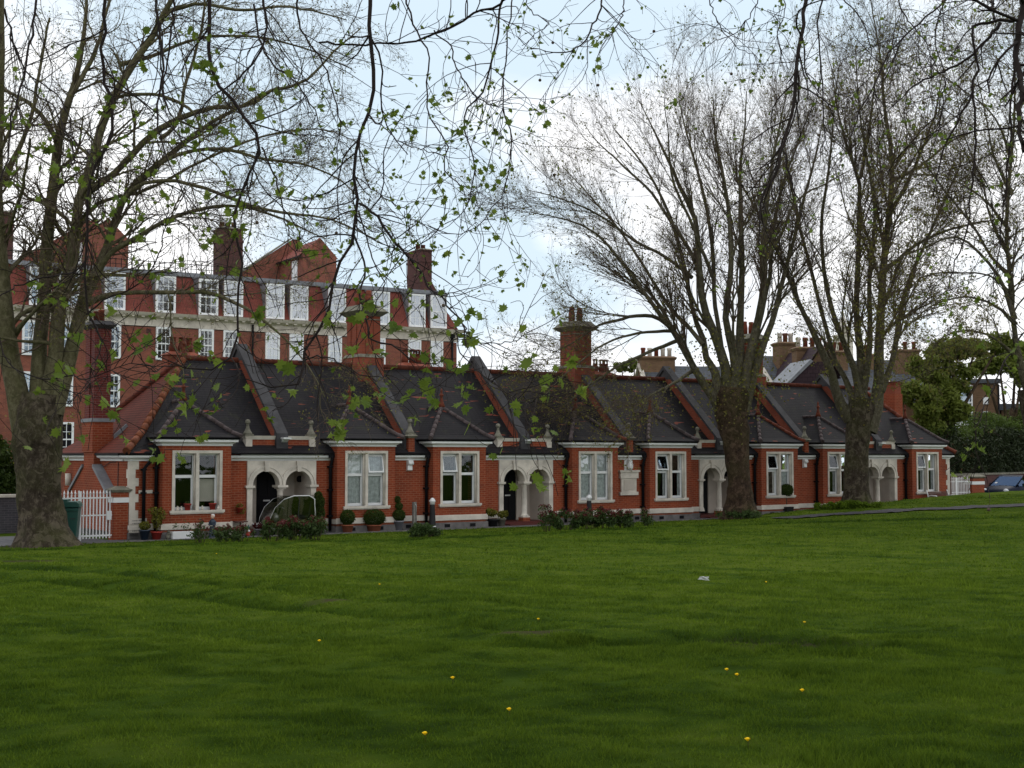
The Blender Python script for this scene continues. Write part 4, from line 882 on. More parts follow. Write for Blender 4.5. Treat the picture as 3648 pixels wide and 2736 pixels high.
# ------------------------------------------------------------------ blue car
def car(loc,rz):
    h=empty('parked_car',loc,rz,'dark blue hatchback parked beyond the gates at the far right','car')
    L,W=4.1,.85
    # body lofted over stations along x (nose at -x)
    st=[(-2.02,.30,.50,.62),(-1.95,.22,.66,.74),(-1.55,.18,.80,.82),(-1.15,.18,.90,.85),(-.6,.18,.93,.86),(.4,.18,.94,.87),(1.3,.18,.95,.86),(1.85,.22,.90,.82),(2.02,.32,.8,.74)]
    m=MB(); vs=[]
    for x,zl,zh,hw in st:
        for y,z in ((-hw*.92,zl),(-hw,zl+.12),(-hw,zh-.18),(-hw*.90,zh-.02),(-hw*.5,zh+.03),(0,zh+.045),(hw*.5,zh+.03),(hw*.9,zh-.02),(hw,zh-.18),(hw,zl+.12),(hw*.92,zl)): vs.append((x,y,z))
    k=11; fs=[(i*k+j,i*k+(j+1)%k,(i+1)*k+(j+1)%k,(i+1)*k+j) for i in range(len(st)-1) for j in range(k)]+[tuple(range(k)),tuple(len(vs)-k+j for j in range(k))]
    m.add(vs,fs,0,True); m.build('body',M['carpaint'],h)
    # cabin
    cs=[(-1.02,.93,.0),(-.25,1.40,.66),(.1,1.46,.70),(.9,1.47,.70),(1.45,1.40,.66),(1.9,.93,.0)]
    m=MB(); b=[(-1.05,.76),(-.2,.79),(.1,.80),(.9,.80),(1.45,.79),(1.93,.72)]
    vs=[]
    for (x,z,hw),(xb,hb) in zip(cs,b):
        zz_=.92; hw2=hw if hw else hb*.97
        vs+=[(xb,-hb,zz_),(x,-hw2,z),(x,hw2,z),(xb,hb,zz_)]
    fs=[(4*i+j,4*i+j+1,4*i+5+j,4*i+4+j) for i in range(5) for j in range(3)]
    sel=[f for f in fs]; mats=[]
    for i in range(5):
        for j in range(3): mats.append(1 if j!=1 else (1 if i in (0,4) else 0))
    m.v=[tuple(v) for v in vs]; m.f=fs; m.m=mats; m.sm=[False]*len(fs)
    m.build('cabin',[M['carpaint'],M['glasscar']],h)
    for s in (-1,1):
        MB().tube([(-1.02,s*.76,.93),(-.25,s*.68,1.40),(.1,s*.71,1.465),(1.4,s*.68,1.405)],.035,6).build('roof_pillar',M['carpaint'],h); MB().box(.05,.13,s*.80-.02,s*.72+.02 if s<0 else s*.80+.02,.93,1.43).build('door_pillar',M['black'],h) if False else None
        MB().ball((-1.72,s*.60,.68),.17,12,0,(.9,.9,.75)).build('headlight',M['lens'],h)
        MB().ball((-.62,s*.93,1.0),.1,8,0,(.6,1,.8)).build('wing_mirror',M['carpaint'],h)
        for x in (-1.25,1.3): 
            t=MB().lathe([(.2,-.1),(.3,-.09),(.31,0),(.3,.09),(.2,.1)],(0,0,0),20).build('tyre',M['rubber'],h,loc=(x,s*.76,.31)); t.rotation_euler=(PI/2,0,0)
            q=MB().lathe([(.03,-.11),(.19,-.105),(.2,0),(.19,.105),(.03,.11)],(0,0,0),12).build('wheel',M['metal'],t)
    MB().box(-2.06,-2.0,-.26,.26,.42,.53).build('number_plate',M['white'],h)
    MB().box(-2.035,-1.98,-.5,.5,.32,.40).build('grille',M['black'],h)
    MB().box(-.95,-.94,.40,.46,1.0,1.06).build('parking_disc',M['white'],h) if False else MB().add([(-.83,.45,1.055),(-.83,.58,1.055),(-.74,.58,1.115),(-.74,.45,1.115)],[(0,1,2,3)]).build('permit',M['white'],h)
    MB().box(-.98,-.3,-.7,.7,.94,.96).build('dashboard',M['dark'],h)
    return h
cl=at(3556,1622,68); car((cl.x+1.0,68.6,.0),R(38))
# ------------------------------------------------------------------ things along the path
def thing(name,label,cat,P_,rz=A1,group=None):
    return empty(name,P_,rz,label,cat,group)
def leaves_mesh(centres,n,size,seed,surf=.6,flat=None):
    """leaf cards inside a set of ellipsoids (x,y,z,rx,ry,rz); returns verts, faces, tint"""
    r=np.random.default_rng(seed); C=np.array(centres,float); vol=C[:,3]*C[:,4]*C[:,5]; idx=r.choice(len(C),n,p=vol**.7/(vol**.7).sum())
    d=r.normal(size=(n,3)); d/=np.linalg.norm(d,axis=1)[:,None]; rad=surf+(1-surf)*r.random(n)**.6; rad*=1+.12*r.normal(size=n)*.5
    p=C[idx,:3]+d*C[idx,3:6]*rad[:,None]
    nrm=d*.6+r.normal(size=(n,3))*.7+np.array([0,0,.35]); nrm/=np.linalg.norm(nrm,axis=1)[:,None]
    u=np.cross(nrm,r.normal(size=(n,3))); u/=np.linalg.norm(u,axis=1)[:,None]; v=np.cross(nrm,u)
    s=size*(.5+.9*r.random(n))[:,None]
    V=np.stack([p-u*s,p-v*s*.45+nrm*s*.1,p+u*s,p+v*s*.45+nrm*s*.1],1).reshape(-1,3)
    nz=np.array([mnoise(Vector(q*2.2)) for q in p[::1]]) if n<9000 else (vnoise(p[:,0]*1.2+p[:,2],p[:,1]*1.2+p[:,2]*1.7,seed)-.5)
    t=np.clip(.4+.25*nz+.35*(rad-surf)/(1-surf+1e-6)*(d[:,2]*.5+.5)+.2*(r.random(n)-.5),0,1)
    return V,np.arange(4*n).reshape(-1,4),np.repeat(t,4)
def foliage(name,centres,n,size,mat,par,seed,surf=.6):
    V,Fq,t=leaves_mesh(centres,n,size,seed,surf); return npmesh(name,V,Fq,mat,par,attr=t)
def pa(x,t):
    s,_=on1(x,1900,t); return L1(s,t,.0)
def px(x,y0,Yoff=None):  # foot on the flat path: picture x, base y
    return gat(x,y0,0.)
def pot(h,r0,r1,hh,mat,soil=True,k=16,name='pot'):
    o=MB().lathe([(r0,0),(r1,hh*.86),(r1*1.1,hh*.86),(r1*1.1,hh),(r1*.95,hh),(r1*.9,hh*.9),(.01,hh*.88)],(0,0,0),k).build(name,mat,h); return o
# big green recycling bin
b=thing('recycling_bin','dark green wheeled recycling bin with white lettering beside the big trunk on the left','bin',at(226,1622,37.7)+Vector((0,0,-2.5)),A1-R(24))
m=MB(); m.prism([(-.60,.17),(.52,.17),(.60,1.02),(-.66,1.02)],-.40,.38); m.build('bin_body',M['green_plastic'],b,bevel=.02)
m=MB(); m.prism([(-.70,1.03),(.64,1.03),(.62,1.13),(.54,1.19),(-.62,1.19),(-.69,1.13)],-.46,.42); o=m.build('lid',M['green_plastic'],b,bevel=.015)
MB().box(-.25,.22,-.40,.35,1.19,1.25).build('lid_flap',M['green_plastic'],b,bevel=.01); MB().box(-.66,.60,-.435,-.40,.93,1.0).build('rim',M['green_plastic'],b,bevel=.008)
for x,y in ((-.5,-.3),(.5,-.3),(-.5,.3),(.5,.3)):
    o=MB().lathe([(.04,-.02),(.075,-.02),(.075,.02),(.04,.02)],(0,0,0),12).build('castor',M['metal'],b,loc=(x,y,.075)); o.rotation_euler=(PI/2,0,0)
    MB().box(x-.03,x+.03,y-.03,y+.03,.08,.18).build('castor_fork',M['metal'],b)
def text(body,size,loc,par,mat,rot=(PI/2,0,0),name='lettering',ext=.002,al='CENTER'):
    c=bpy.data.curves.new(name,'FONT'); c.body=body; c.size=size; c.extrude=ext; c.align_x=al
    t=bpy.data.objects.new('t',c); COL.objects.link(t); dg=bpy.context.evaluated_depsgraph_get(); me=bpy.data.meshes.new_from_object(t.evaluated_get(dg)); bpy.data.objects.remove(t)
    me.materials.clear(); me.materials.append(mat); o=bpy.data.objects.new(name,me); COL.objects.link(o); o.parent=par; o.location=loc; o.rotation_euler=rot; return o
b.scale=(.80,.9,1)
text('being better',.10,(-.02,-.415,.66),b,M['white']); text('please',.10,(-.02,-.415,.54),b,M['white'])
for k in range(3): 
    o=MB().lathe([(.078,-.006),(.078,.006)],(0,0,0),18).build('round_sticker',M['white'],b,loc=(-.15+k*.17,-.408,.40)); o.rotation_euler=(PI/2,0,0)
text('recycle',.05,(.05,-.41,.24),b,M['white']); MB().box(.3,.5,-.412,-.402,.70,.72).build('code_strip',M['coping'],b)
# bollards
def bollard(P_,label,hh=1.06):
    h=thing('bollard',label,'bollard',P_,0,'black and white bollards by the path')
    k=hh/1.06
    MB().lathe([(.15,0),(.15,.06),(.125,.09),(.12,.11),(.085,.75*k),(.082,.86*k)],(0,0,0),16).build('shaft',M['blackpot'],h)
    MB().lathe([(.126,.0),(.126,.045)],(0,0,.075),16).build('white_ring',M['white'],h)
    MB().lathe([(.085,0),(.09,.08),(.11,.10),(.11,.13),(.09,.14),(.085,.17),(.05,.21),(.02,.225)],(0,0,.84*k),16).build('cap',M['white'],h)
bollard(px(1540,1886),'black bollard with white cap on the path in front of the third bay window')
q=px(2099,1866); bollard(q,'black bollard with white cap standing behind the middle rose bushes')
# bollard beside is enough; grey post
h=thing('tap_post','slim grey timber post with a pipe clipped to it, left of the nearer bollard','post',px(1476,1887),A1)
MB().box(-.06,.06,-.05,.05,-.02,.93).build('post',M['woodgrey'],h); MB().tube([(.035,-.065,.0),(.035,-.065,.8),(.0,-.065,.86)],.014,6).build('pipe',M['metal'],h)
# pots and plants
GP='potted plants along the front of the houses'
def potted(name,label,P_,r0,r1,hh,pm,blobs,n,sz,lm,seed,stem=None,cat='potted plant',surf=.6):
    h=thing(name,label,cat,P_,0,GP); pot(h,r0,r1,hh,pm)
    if stem: MB().tube([(0,0,hh*.85),(0,0,stem)],.018,6).build('stem',M['twig'],h)
    foliage('foliage',blobs,n,sz,lm,h,seed,surf); return h
potted('potted_plant','small yellow green plant in a dark blue pot below the inscribed corner stone',pa(515,-.05),.10,.15,.30,M['bluepot'],[(0,0,.42,.17,.17,.13)],420,.035,M['leafgold'],1)
potted('potted_shrub','leggy yellowish shrub in a red pot beside the left drainpipes',pa(558,-.12),.11,.16,.24,M['redpot'],[(0,0,.55,.15,.15,.25),(-.12,0,.85,.14,.12,.12),(.12,0,.75,.16,.12,.2)],520,.04,M['leafgold'],2,stem=.9)
potted('topiary_ball','round clipped bush in a clay pot left of the second bay window',pa(1238,-.32),.14,.19,.26,M['claypot'],[(0,0,.5,.24,.24,.24)],2600,.028,M['leafyew'],3,surf=.8)
potted('topiary_dome','broad dark clipped dome in a low clay pot under the second bay window',px(1332,1893),.20,.24,.22,M['claypot'],[(0,0,.46,.37,.34,.27),(0,0,.40,.36,.34,.2)],5200,.028,M['leafyew'],4,surf=.8)
potted('tiered_topiary','three tiered clipped topiary in a grey tapered pot right of the second bay window',px(1420,1889),.11,.17,.32,M['greypot'],[(0,0,.50,.22,.22,.2),(.01,0,.80,.13,.13,.12),(-.04,0,1.02,.10,.10,.12)],4200,.026,M['leafyew'],5,stem=.95,surf=.8)
potted('potted_conifer','tall dark column conifer in front of the first porch on its right side',pa(1135,.12),.13,.16,.22,M['claypot'],[(0,0,.62,.2,.2,.3),(.02,0,.98,.17,.17,.22),(-.02,0,1.16,.13,.13,.18)],4600,.03,M['leafyew'],6,surf=.75)
potted('potted_conifer','thin dark conifer standing inside the first porch behind the covered scooter',L1(3.35,.1),.10,.13,.22,M['claypot'],[(0,0,.8,.12,.12,.4)],1500,.03,M['leafyew'],61,surf=.7)
potted('potted_plant','straggly light green plant in a square black pot left of the second porch',px(1756,1876),.16,.18,.26,M['blackpot'],[(-.05,0,.48,.2,.15,.12),(-.18,0,.55,.1,.1,.08)],420,.05,M['leafgold'],7)
potted('potted_plant','light green plant in a round stone urn beside the left pillar of the second porch',px(1787,1875),.10,.15,.28,M['lichen'],[(.03,0,.42,.2,.15,.12),(.12,0,.47,.12,.1,.08)],480,.045,M['leafgold'],8)
q=px(2803,1836); h=thing('lollipop_bay_tree','lollipop bay tree in a square black planter right of the broad trunk','potted plant',q,A1,GP)
MB().frust(-.19,.19,-.19,.19,0,.36,-.02,.02).build('planter',M['blackpot'],h); MB().tube([(0,0,.3),(.01,0,1.0)],.02,6).build('stem',M['twig'],h); foliage('foliage',[(0,0,1.05,.27,.27,.25)],2600,.035,M['leafyew'],h,9,.7)
h=thing('trough_planter','white rectangular trough planter with thin stems under the first bay window','planter',pa(648,-.30),A1)
MB().box(-.33,.33,-.12,.12,0,.23).build('trough',M['white'],h,bevel=.015); foliage('foliage',[(-.2,0,.38,.1,.08,.14),(.1,0,.4,.12,.08,.16),(.25,0,.34,.06,.06,.1)],110,.03,M['leafbush'],h,10)
h=thing('stone_trough','grey stone trough under the right side of the first bay window','planter',pa(786,-.22),A1)
MB().box(-.3,.42,-.13,.13,0,.2).build('trough',M['lichen'],h,bevel=.02); foliage('foliage',[(.0,0,.25,.3,.1,.08)],160,.035,M['leafbush'],h,11)
# windowsill pots
for k,(x,lab) in enumerate(((-.30,'red flowerpot on the left part of the first bay window sill'),(.50,'red flowerpot on the right part of the first bay window sill'))):
    h=thing('flowerpot',lab,'flowerpot',L1(x,-.0,.84),0,'red flowerpots on the first window sill'); pot(h,.075,.105,.20,M['redpot']); foliage('foliage',[(0,0,.24,.07,.07,.04)],40,.025,M['leafbush'],h,20+k)
for k,(x,r_,lab) in enumerate(((-.62,.05,'small white cat ornament at the left end of the first sill'),(-.5,.04,'tiny white ornament second from the left on the first sill'),(.16,.045,'white bird ornament right of the mullion on the first sill'),(.67,.05,'pale ornament at the right end of the first sill'))):
    h=MB().lathe([(r_*.9,0),(r_,.04),(r_*.6,.09)],(0,0,0),10).ball((0,0,.11),r_*.6,8).ball((r_*.5,0,.07),r_*.5,8).build('ornament',M['stone'],None,loc=L1(x,-.02,.84)); tag(h,lab,'ornament','small ornaments on the first window sill')
# statuettes
def figurine(P_,name,label,hh,c_body,c_head,cat='statuette'):
    h=thing(name,label,cat,P_,A1-R(40))
    MB().lathe([(.13,0),(.14,.03),(.10,.12),(.105,.3),(.08,.42),(.10,.5),(.085,.56),(.04,.6)],(0,0,0),14,0,True,1,.75).build('robe',c_body,h)
    MB().ball((0,-.01,.67),.062,12,0,(.9,1,1.15)).build('head',c_head,h)
    MB().ball((0,.02,.70),.068,12,0,(.95,.9,.9)).build('bonnet',M['white'],h)
    for s in (-1,1): MB().tube([(s*.09,0,.52),(s*.10,-.05,.42),(s*.03,-.12,.40)],[.03,.026,.02],8).build('arm',c_body,h)
    MB().box(-.045,.045,-.16,-.11,.385,.40).build('held_tray',M['stone'],h)
    h.scale=(hh/.77,)*3; return h
figurine(pa(757,-.38),'garden_statue','painted garden statue of a white haired robed figure under the first bay window',.74,M['bluepot'],M['skin'])
def lump(P_,name,label,cat,parts,mat):
    m=MB(); [m.ball(c,r,10,0,s) for c,r,s in parts]; o=m.build(name,mat,None,loc=P_); return tag(o,label,cat)
lump(pa(599,-.28),'cat_statue','small pale stone cat statue left of the white trough','statue',[((0,0,.08),.08,(1,1,1)),((.02,0,.17),.06,(1,1,1)),((.02,-.03,.23),.045,(1,1,1)),((0,.02,.27),.015,(1,1,2)),((.045,.02,.27),.015,(1,1,2))],M['lichen'])
h=thing('garden_gnome','small leaning garden gnome with white beard and teal cap near the first porch','statue',pa(885,-.15),A1)
MB().lathe([(.08,0),(.09,.05),(.07,.14),(.05,.17)],(0,0,0),12).build('body',M['redpot'],h); MB().ball((0,0,.2),.045,10).build('head',M['skin'],h); MB().ball((0,-.03,.15),.05,8,0,(1,.7,1.3)).build('beard',M['white'],h); MB().lathe([(.05,0),(.03,.06),(.005,.14)],(0,0,.22),10).build('cap',M['green_plastic'],h)
h=thing('wall_planter','red pot with trailing plant hung on the wall left of the first porch','planter',L1(1.52,.27,.72),A1); pot(h,.07,.1,.15,M['redpot']); foliage('foliage',[(0,0,.2,.12,.1,.08),(.05,-.05,.05,.1,.08,.12)],160,.035,M['leafgold'],h,30); MB().box(-.02,.02,.08,.13,.0,.2).build('bracket',M['black'],h)
h=thing('small_table','small round brown table beside the first porch','table',pa(856,.1),A1); MB().lathe([(.23,0),(.23,.03)],(0,0,.43),16).build('table_top',M['wood'],h); MB().lathe([(.14,0),(.03,.05),(.03,.43)],(0,0,0),10).build('pedestal',M['wood'],h)
h=thing('flowerpot','grey flowerpot with white flowers on the path left of the first porch','flowerpot',pa(918,.12),0); pot(h,.1,.14,.2,M['greypot']); foliage('foliage',[(0,0,.3,.18,.15,.1)],200,.04,M['leafred'],h,31)
MB_=MB()
for k in range(14): MB_.ball((random.uniform(-.15,.15),random.uniform(-.12,.12),random.uniform(.26,.4)),.02,6)
MB_.build('flowers',M['white'],h)
# covered mobility scooter
sc_p=L1(3.05,-.2); h=thing('mobility_scooter','mobility scooter under a clear plastic canopy parked in front of the first porch','scooter',sc_p,A1)
MB().box(-.42,.55,-.22,.22,.16,.26).build('deck',M['blackpot'],h,bevel=.03)
MB().box(.05,.5,-.22,.22,.50,.60).build('seat',M['blackpot'],h,bevel=.04); s_=MB().box(.0,.08,-.22,.22,.0,.48).build('backrest',M['blackpot'],h,loc=(.46,0,.58),bevel=.03); s_.rotation_euler=(0,R(12),0)
MB().tube([(.25,0,.25),(.25,0,.5)],.05,8).build('seat_post',M['metal'],h)
MB().tube([(-.35,0,.25),(-.5,0,.5),(-.38,0,.85)],.035,8).build('tiller',M['blackpot'],h); MB().tube([(-.38,-.25,.84),(-.36,0,.88),(-.38,.25,.84)],.02,8).build('handlebar',M['metal'],h)
MB().ball((-.55,0,.55),.13,12,0,(.8,1.2,1.2)).build('front_fairing',M['metal'],h)
for x,y in ((-.5,-.22),(-.5,.22),(.38,-.27),(.38,.27)):
    o=MB().lathe([(.06,-.05),(.14,-.045),(.15,0),(.14,.045),(.06,.05)],(0,0,0),18).build('tyre',M['rubber'],h,loc=(x,y,.15)); o.rotation_euler=(PI/2,0,0); MB().lathe([(.02,-.055),(.07,-.05),(.07,.05),(.02,.055)],(0,0,0),10).build('wheel_hub',M['metal'],o)
prof=[(-.95,.18),(-.90,.55),(-.74,.88),(-.45,1.12),(-.1,1.22),(.42,1.22),(.60,1.14),(.66,.7),(.66,.2)]
vs=[];ny_=2
for y in (-.38,.38): vs+=[(x,y,z) for x,z in prof]
n_=len(prof); m=MB(); m.add(vs,[(i,i+1,n_+i+1,n_+i) for i in range(n_-1)],0,True)
for off in (0,n_): m.add(vs[off:off+n_],[tuple(range(n_))])
m.build('clear_canopy',M['pvc'],h)
for y in (-.385,.385):
    MB().tube([(x,y,z) for x,z in prof],.009,6).build('canopy_frame',M['metal'],h); MB().tube([(.1,y,1.22),(.05,y,.6),(.2,y,.2)],.011,6).build('canopy_rib',M['blackpot'],h)
w=MB(); w.box(-.42,.6,-.38,.38,1.222,1.235); w.build('canopy_top',M['pvc'],h)
w=MB(); w.tube([(-.45,-.385,1.13),(-.1,-.385,1.235),(.42,-.385,1.235),(.62,-.385,1.12),(.64,-.385,.6)],[.009,.014,.012,.016,.01],6); w.build('white_trim',M['white'],h)
# bench by the last bay
bp=L1(35.45,-.62); h=thing('garden_bench','weathered slatted bench with pale iron ends under the last bay window','bench',bp,A1)
w=MB()
for k in range(6): w.box(-.72,.72,.22+.012*k,.25+.012*k,.48+k*.062,.53+k*.062)
w.build('backrest',M['wood'],h); w=MB()
for k in range(5): w.box(-.72,.72,-.22+k*.09,-.15+k*.09,.42,.445)
w.build('seat',M['wood'],h)
for s in (-1,1): MB().tube([(s*.74,.34,.92),(s*.74,.27,.72),(s*.74,.22,.46),(s*.74,.26,.0)],.028,8).tube([(s*.74,.24,.66),(s*.74,.05,.68),(s*.74,-.2,.66),(s*.74,-.24,.58),(s*.74,-.18,.42),(s*.74,-.24,0)],.026,8).tube([(s*.74,-.2,.42),(s*.74,.22,.42)],.022,8).build('bench_end',M['white'],h)
# ------------------------------------------------------------------ rose bushes
def bush(label,x,y,Y,wd,ht,n,seed,red=.3,sz=.05,name='rose_bush',grp='rose bushes along the edge of the lawn',mat=None):
    P_=at(x,y,Y); P_.z=gz(P_.x,P_.y)-.02; h=empty(name,P_,0,label,'bush',grp); r=random.Random(seed)
    blobs=[]; m=MB()
    for k in range(int(5+wd*7)):
        a=r.uniform(-wd/2,wd/2); b_=r.uniform(-.3,.3); hh=ht*r.uniform(.55,1.0)*(1-.5*abs(a)/(wd/2+.2)); 
        m.tube([(a*.4,b_*.4,0),(a*.75,b_*.8,hh*.5),(a,b_,hh)],[.012,.009,.004],4); blobs.append((a,b_,hh*.85,.16,.14,.15)); 
        if r.random()<.7: blobs.append((a*.8,b_,hh*.5,.17,.15,.16))
    m.build('stems',M['twig'],h); foliage('foliage',blobs,n,sz,mat or M['leafbush'],h,seed,.15)
    if red: foliage('red_shoots',[(a,b_,z+.08,rx*.8,ry*.8,rz_*.7) for a,b_,z,rx,ry,rz_ in blobs if z>ht*.45] or blobs,int(n*red),sz*.8,M['leafred'],h,seed+50,.1)
bush('thin rose bush in front of the white trough on the left',716,1938,37.8,.5,.75,260,101,.35)
bush('low rose bush before the grey stone trough',805,1938,37.9,.7,.62,650,102,.15)
bush('small rose bush between the stone trough and the first porch',865,1936,38.0,.5,.55,380,103,.3)
bush('reddish rose bush at the left of the big clump by the first porch',968,1932,38.3,.8,.8,800,104,.6)
bush('dense rose bush in front of the covered scooter',1045,1932,38.4,.9,.75,1300,105,.4)
bush('rose bush at the right of the big clump by the first porch, the greenest',1125,1929,38.5,.8,.85,1300,106,.12)
bush('tall thin rose bush in front of the right arch of the second porch',1946,1893,42.2,.5,1.05,420,107,.45)
bush('big green rose bush right of the second porch',2010,1893,42.4,.9,.85,1300,108,.2)
bush('dark rose bush in front of the fourth bay window',2092,1890,42.7,.9,.85,1400,109,.35)
bush('red tinted rose bush right of the fourth bay window',2150,1888,42.9,.7,.8,900,110,.6)
bush('rose bush nearest the carved plaque',2212,1886,43.2,.7,.75,900,111,.35)
bush('lone small rose bush left of the fifth bay window',2300,1870,45,.35,.62,330,112,.3)
bush('red leaved shrub at the far right edge in front of the blue car',3690,1762,57,.7,1.35,2200,113,.8,.06,'red_shrub',None)
# weeds clump at the post, growth round the trunks
bush('clump of tall weeds at the foot of the nearer bollard',1508,1899,39.6,.9,.42,1500,114,0,.05,'weed_clump','weed clumps on the bank',M['leafbush'])
bush('grey green weeds growing against the foot of the broad trunk',2620,1862,50.5,1.9,.42,2200,115,0,.05,'weed_clump','weed clumps on the bank',M['leafbush'])
bush('tufts of long grass round the foot of the smooth trunk',3040,1812,53.3,3.2,.3,3200,116,0,.06,'weed_clump','weed clumps on the bank',M['grass'])
# litter and dandelions
p=gat(1522*1.6492,1256*1.6492,.42); p.z=gz(p.x,p.y)+.01
r=random.Random(3); vs=[(r.uniform(-.09,.09)*1.2,r.uniform(-.07,.07),r.uniform(0,.08)) for _ in range(14)]
m=MB(); m.add(vs,[(i,(i+3)%14,(i+7)%14) for i in range(14)]); tag(m.build('litter',M['white'],None,loc=p),'crumpled white paper lying alone on the lawn','litter')
for k,(x,y) in enumerate(((243,1321*1.0+0),(1123,1413))):
    z=.5 if k else .45; p=gat(x*1.6492 if k==0 else 1852,(1368 if k==0 else 2331),z); p.z=gz(p.x,p.y)+.03
    tag(MB().ball((0,0,0),.018,8,0,(1,1,.5)).build('daisy',M['white'],None,loc=p),('single small white daisy on the left side of the lawn','single small white daisy near the middle of the lawn')[k],'flower','white daisies in the lawn')
DL=[(690,1384,'dandelion on the left half of the lawn, alone'),(978,1464,'dandelion in the middle of the lawn, left of the rut'),(918,1584,'largest dandelion, low in the foreground left of the middle'),(1100,1532,'dandelion low in the middle foreground'),
 (1570,1446,'left one of a close pair of dandelions by the bare patch'),(1592,1457,'right one of a close pair of dandelions by the bare patch'),(1733,1491,'dandelion just below the bare patch on the right'),(1615,1597,'large dandelion low in the right foreground'),(1738,1344,'dandelion on the middle of the right side of the lawn'),
 (1163,1337,'small dandelion near the centre of the lawn'),(468,1196,'tiny far dandelion left of the rose bushes'),(820,1262,'tiny far dandelion before the second bay window'),(1655,1257,'tiny dandelion right of the white litter')]
for x,y,lab in DL:
    z=.5
    for _ in range(6): q=gat(x*1.6492,y*1.6492,z+.05); z=gz(q.x,q.y)
    h=empty('dandelion',(q.x,q.y,z-.01),0,lab,'flower','yellow dandelions in the lawn')
    MB().tube([(0,0,0),(.005,0,.055)],.003,5).build('stem',M['leafgold'],h)
    m=MB(); 
    for a in range(14): 
        t=a*2*PI/14; m.add([(.0,0,.055),(.017*math.cos(t-.2),.017*math.sin(t-.2),.066),(.018*math.cos(t+.2),.018*math.sin(t+.2),.063)],[(0,1,2)])
    m.lathe([(.004,.05),(.012,.06),(.009,.070)],(0,0,0),10); m.build('flower_head',M['yellow'],h)
# ------------------------------------------------------------------ trees
def smooth_line(P,Rd,n):
    P=np.array(P,float); Rd=np.array(Rd,float); d=np.r_[0,np.cumsum(np.linalg.norm(np.diff(P,axis=0),axis=1))]; d/=d[-1]
    t=np.linspace(0,1,n); m=len(P)
    if m<3: return np.stack([np.interp(t,d,P[:,k]) for k in range(3)],1),np.interp(t,d,Rd)
    # monotone-ish cubic (catmull rom on the parameter)
    T=np.gradient(P,d,axis=0); out=np.empty((n,3)); idx=np.clip(np.searchsorted(d,t,side='right')-1,0,m-2)
    h=(d[idx+1]-d[idx]); u=(t-d[idx])/h; u2=u*u; u3=u2*u
    out=(2*u3-3*u2+1)[:,None]*P[idx]+((u3-2*u2+u)*h)[:,None]*T[idx]+(-2*u3+3*u2)[:,None]*P[idx+1]+((u3-u2)*h)[:,None]*T[idx+1]
    return out,np.interp(t,d,Rd)
def tubes(P,Rr,k):
    """P (M,n,3) Rr (M,n) -> verts, quads"""
    Mn,n,_=P.shape; T=np.gradient(P,axis=1); T/=np.linalg.norm(T,axis=2,keepdims=True)+1e-9
    mean=P[:,-1]-P[:,0]; mean/=np.linalg.norm(mean,axis=1,keepdims=True)+1e-9
    ref=np.where(np.abs(mean[:,2:3])<.8,np.array([[0,0,1.]]),np.array([[1.,0,0]])); ref=np.cross(mean,ref); ref/=np.linalg.norm(ref,axis=1,keepdims=True)+1e-9
    A=ref[:,None]-T*(T*ref[:,None]).sum(2,keepdims=True); A/=np.linalg.norm(A,axis=2,keepdims=True)+1e-9; Bb=np.cross(T,A)
    an=2*PI*np.arange(k)/k
    V=P[:,:,None]+(A[:,:,None]*np.cos(an)[:,None]+Bb[:,:,None]*np.sin(an)[:,None])*Rr[:,:,None,None]
    i=np.arange(n-1)[:,None]*k; j=np.arange(k)[None]; q=np.stack([i+j,i+(j+1)%k,i+k+(j+1)%k,i+k+j],2).reshape(-1,4)
    Fq=(np.arange(Mn)*n*k)[:,None,None]+q[None]
    return V.reshape(-1,3),Fq.reshape(-1,4)
class Acc:
    def __init__(s): s.V=[]; s.F=[]; s.n=0
    def add(s,V,Fq): s.V.append(V); s.F.append(Fq+s.n); s.n+=len(V)
    def build(s,name,mat,par,smooth=True): return npmesh(name,np.concatenate(s.V),np.concatenate(s.F),mat,par,smooth=smooth)
def spawn(P,Rr,N,L,ang,n,rng,f0=.2,f1=1.,up=.0,gn=.25,rk=.5,rmin=.003,taper=.35,bias=None,pull=None,lenw=1.,spread=None):
    """grow N children from parent lines; L (min,max) length; ang mean angle; up: tropism"""
    Mn,m,_=P.shape; seg=np.linalg.norm(np.diff(P,axis=1),axis=2); ln=seg.sum(1)
    idx=rng.choice(Mn,N,p=ln**lenw/(ln**lenw).sum()); f=f0+(f1-f0)*rng.random(N)**.8; x=f*(m-1); i=np.minimum(x.astype(int),m-2); u=(x-i)[:,None]
    p=P[idx,i]*(1-u)+P[idx,i+1]*u; t=P[idx,i+1]-P[idx,i]; t/=np.linalg.norm(t,axis=1,keepdims=True)+1e-9
    r=(Rr[idx,i]*(1-u[:,0])+Rr[idx,i+1]*u[:,0])
    q=rng.normal(size=(N,3)); 
    if spread is not None: q*=np.array(spread)
    q-=t*(q*t).sum(1,keepdims=True); q/=np.linalg.norm(q,axis=1,keepdims=True)+1e-9
    a=ang*(.6+.8*rng.random(N))[:,None]; d=t*np.cos(a)+q*np.sin(a)
    l=(L[0]+(L[1]-L[0])*rng.random(N))*(1.15-.6*f); step=(l/(n-1))[:,None]
    out=np.empty((N,n,3)); out[:,0]=p; cur=p.copy(); w=rng.normal(size=(N,3))*gn
    for k in range(1,n):
        w=.5*w+rng.normal(size=(N,3))*gn; d=d+w*.6+np.array([0,0,up])/(n-1)*1.
        if bias is not None: d=d+np.array(bias)/(n-1)
        d/=np.linalg.norm(d,axis=1,keepdims=True)+1e-9; cur=cur+d*step; out[:,k]=cur
    r0=np.maximum(np.minimum(r*rk,l*.03+.002),rmin)
    R_=r0[:,None]*(1-(1-taper)*np.linspace(0,1,n)[None]); return out,np.maximum(R_,rmin*.7)
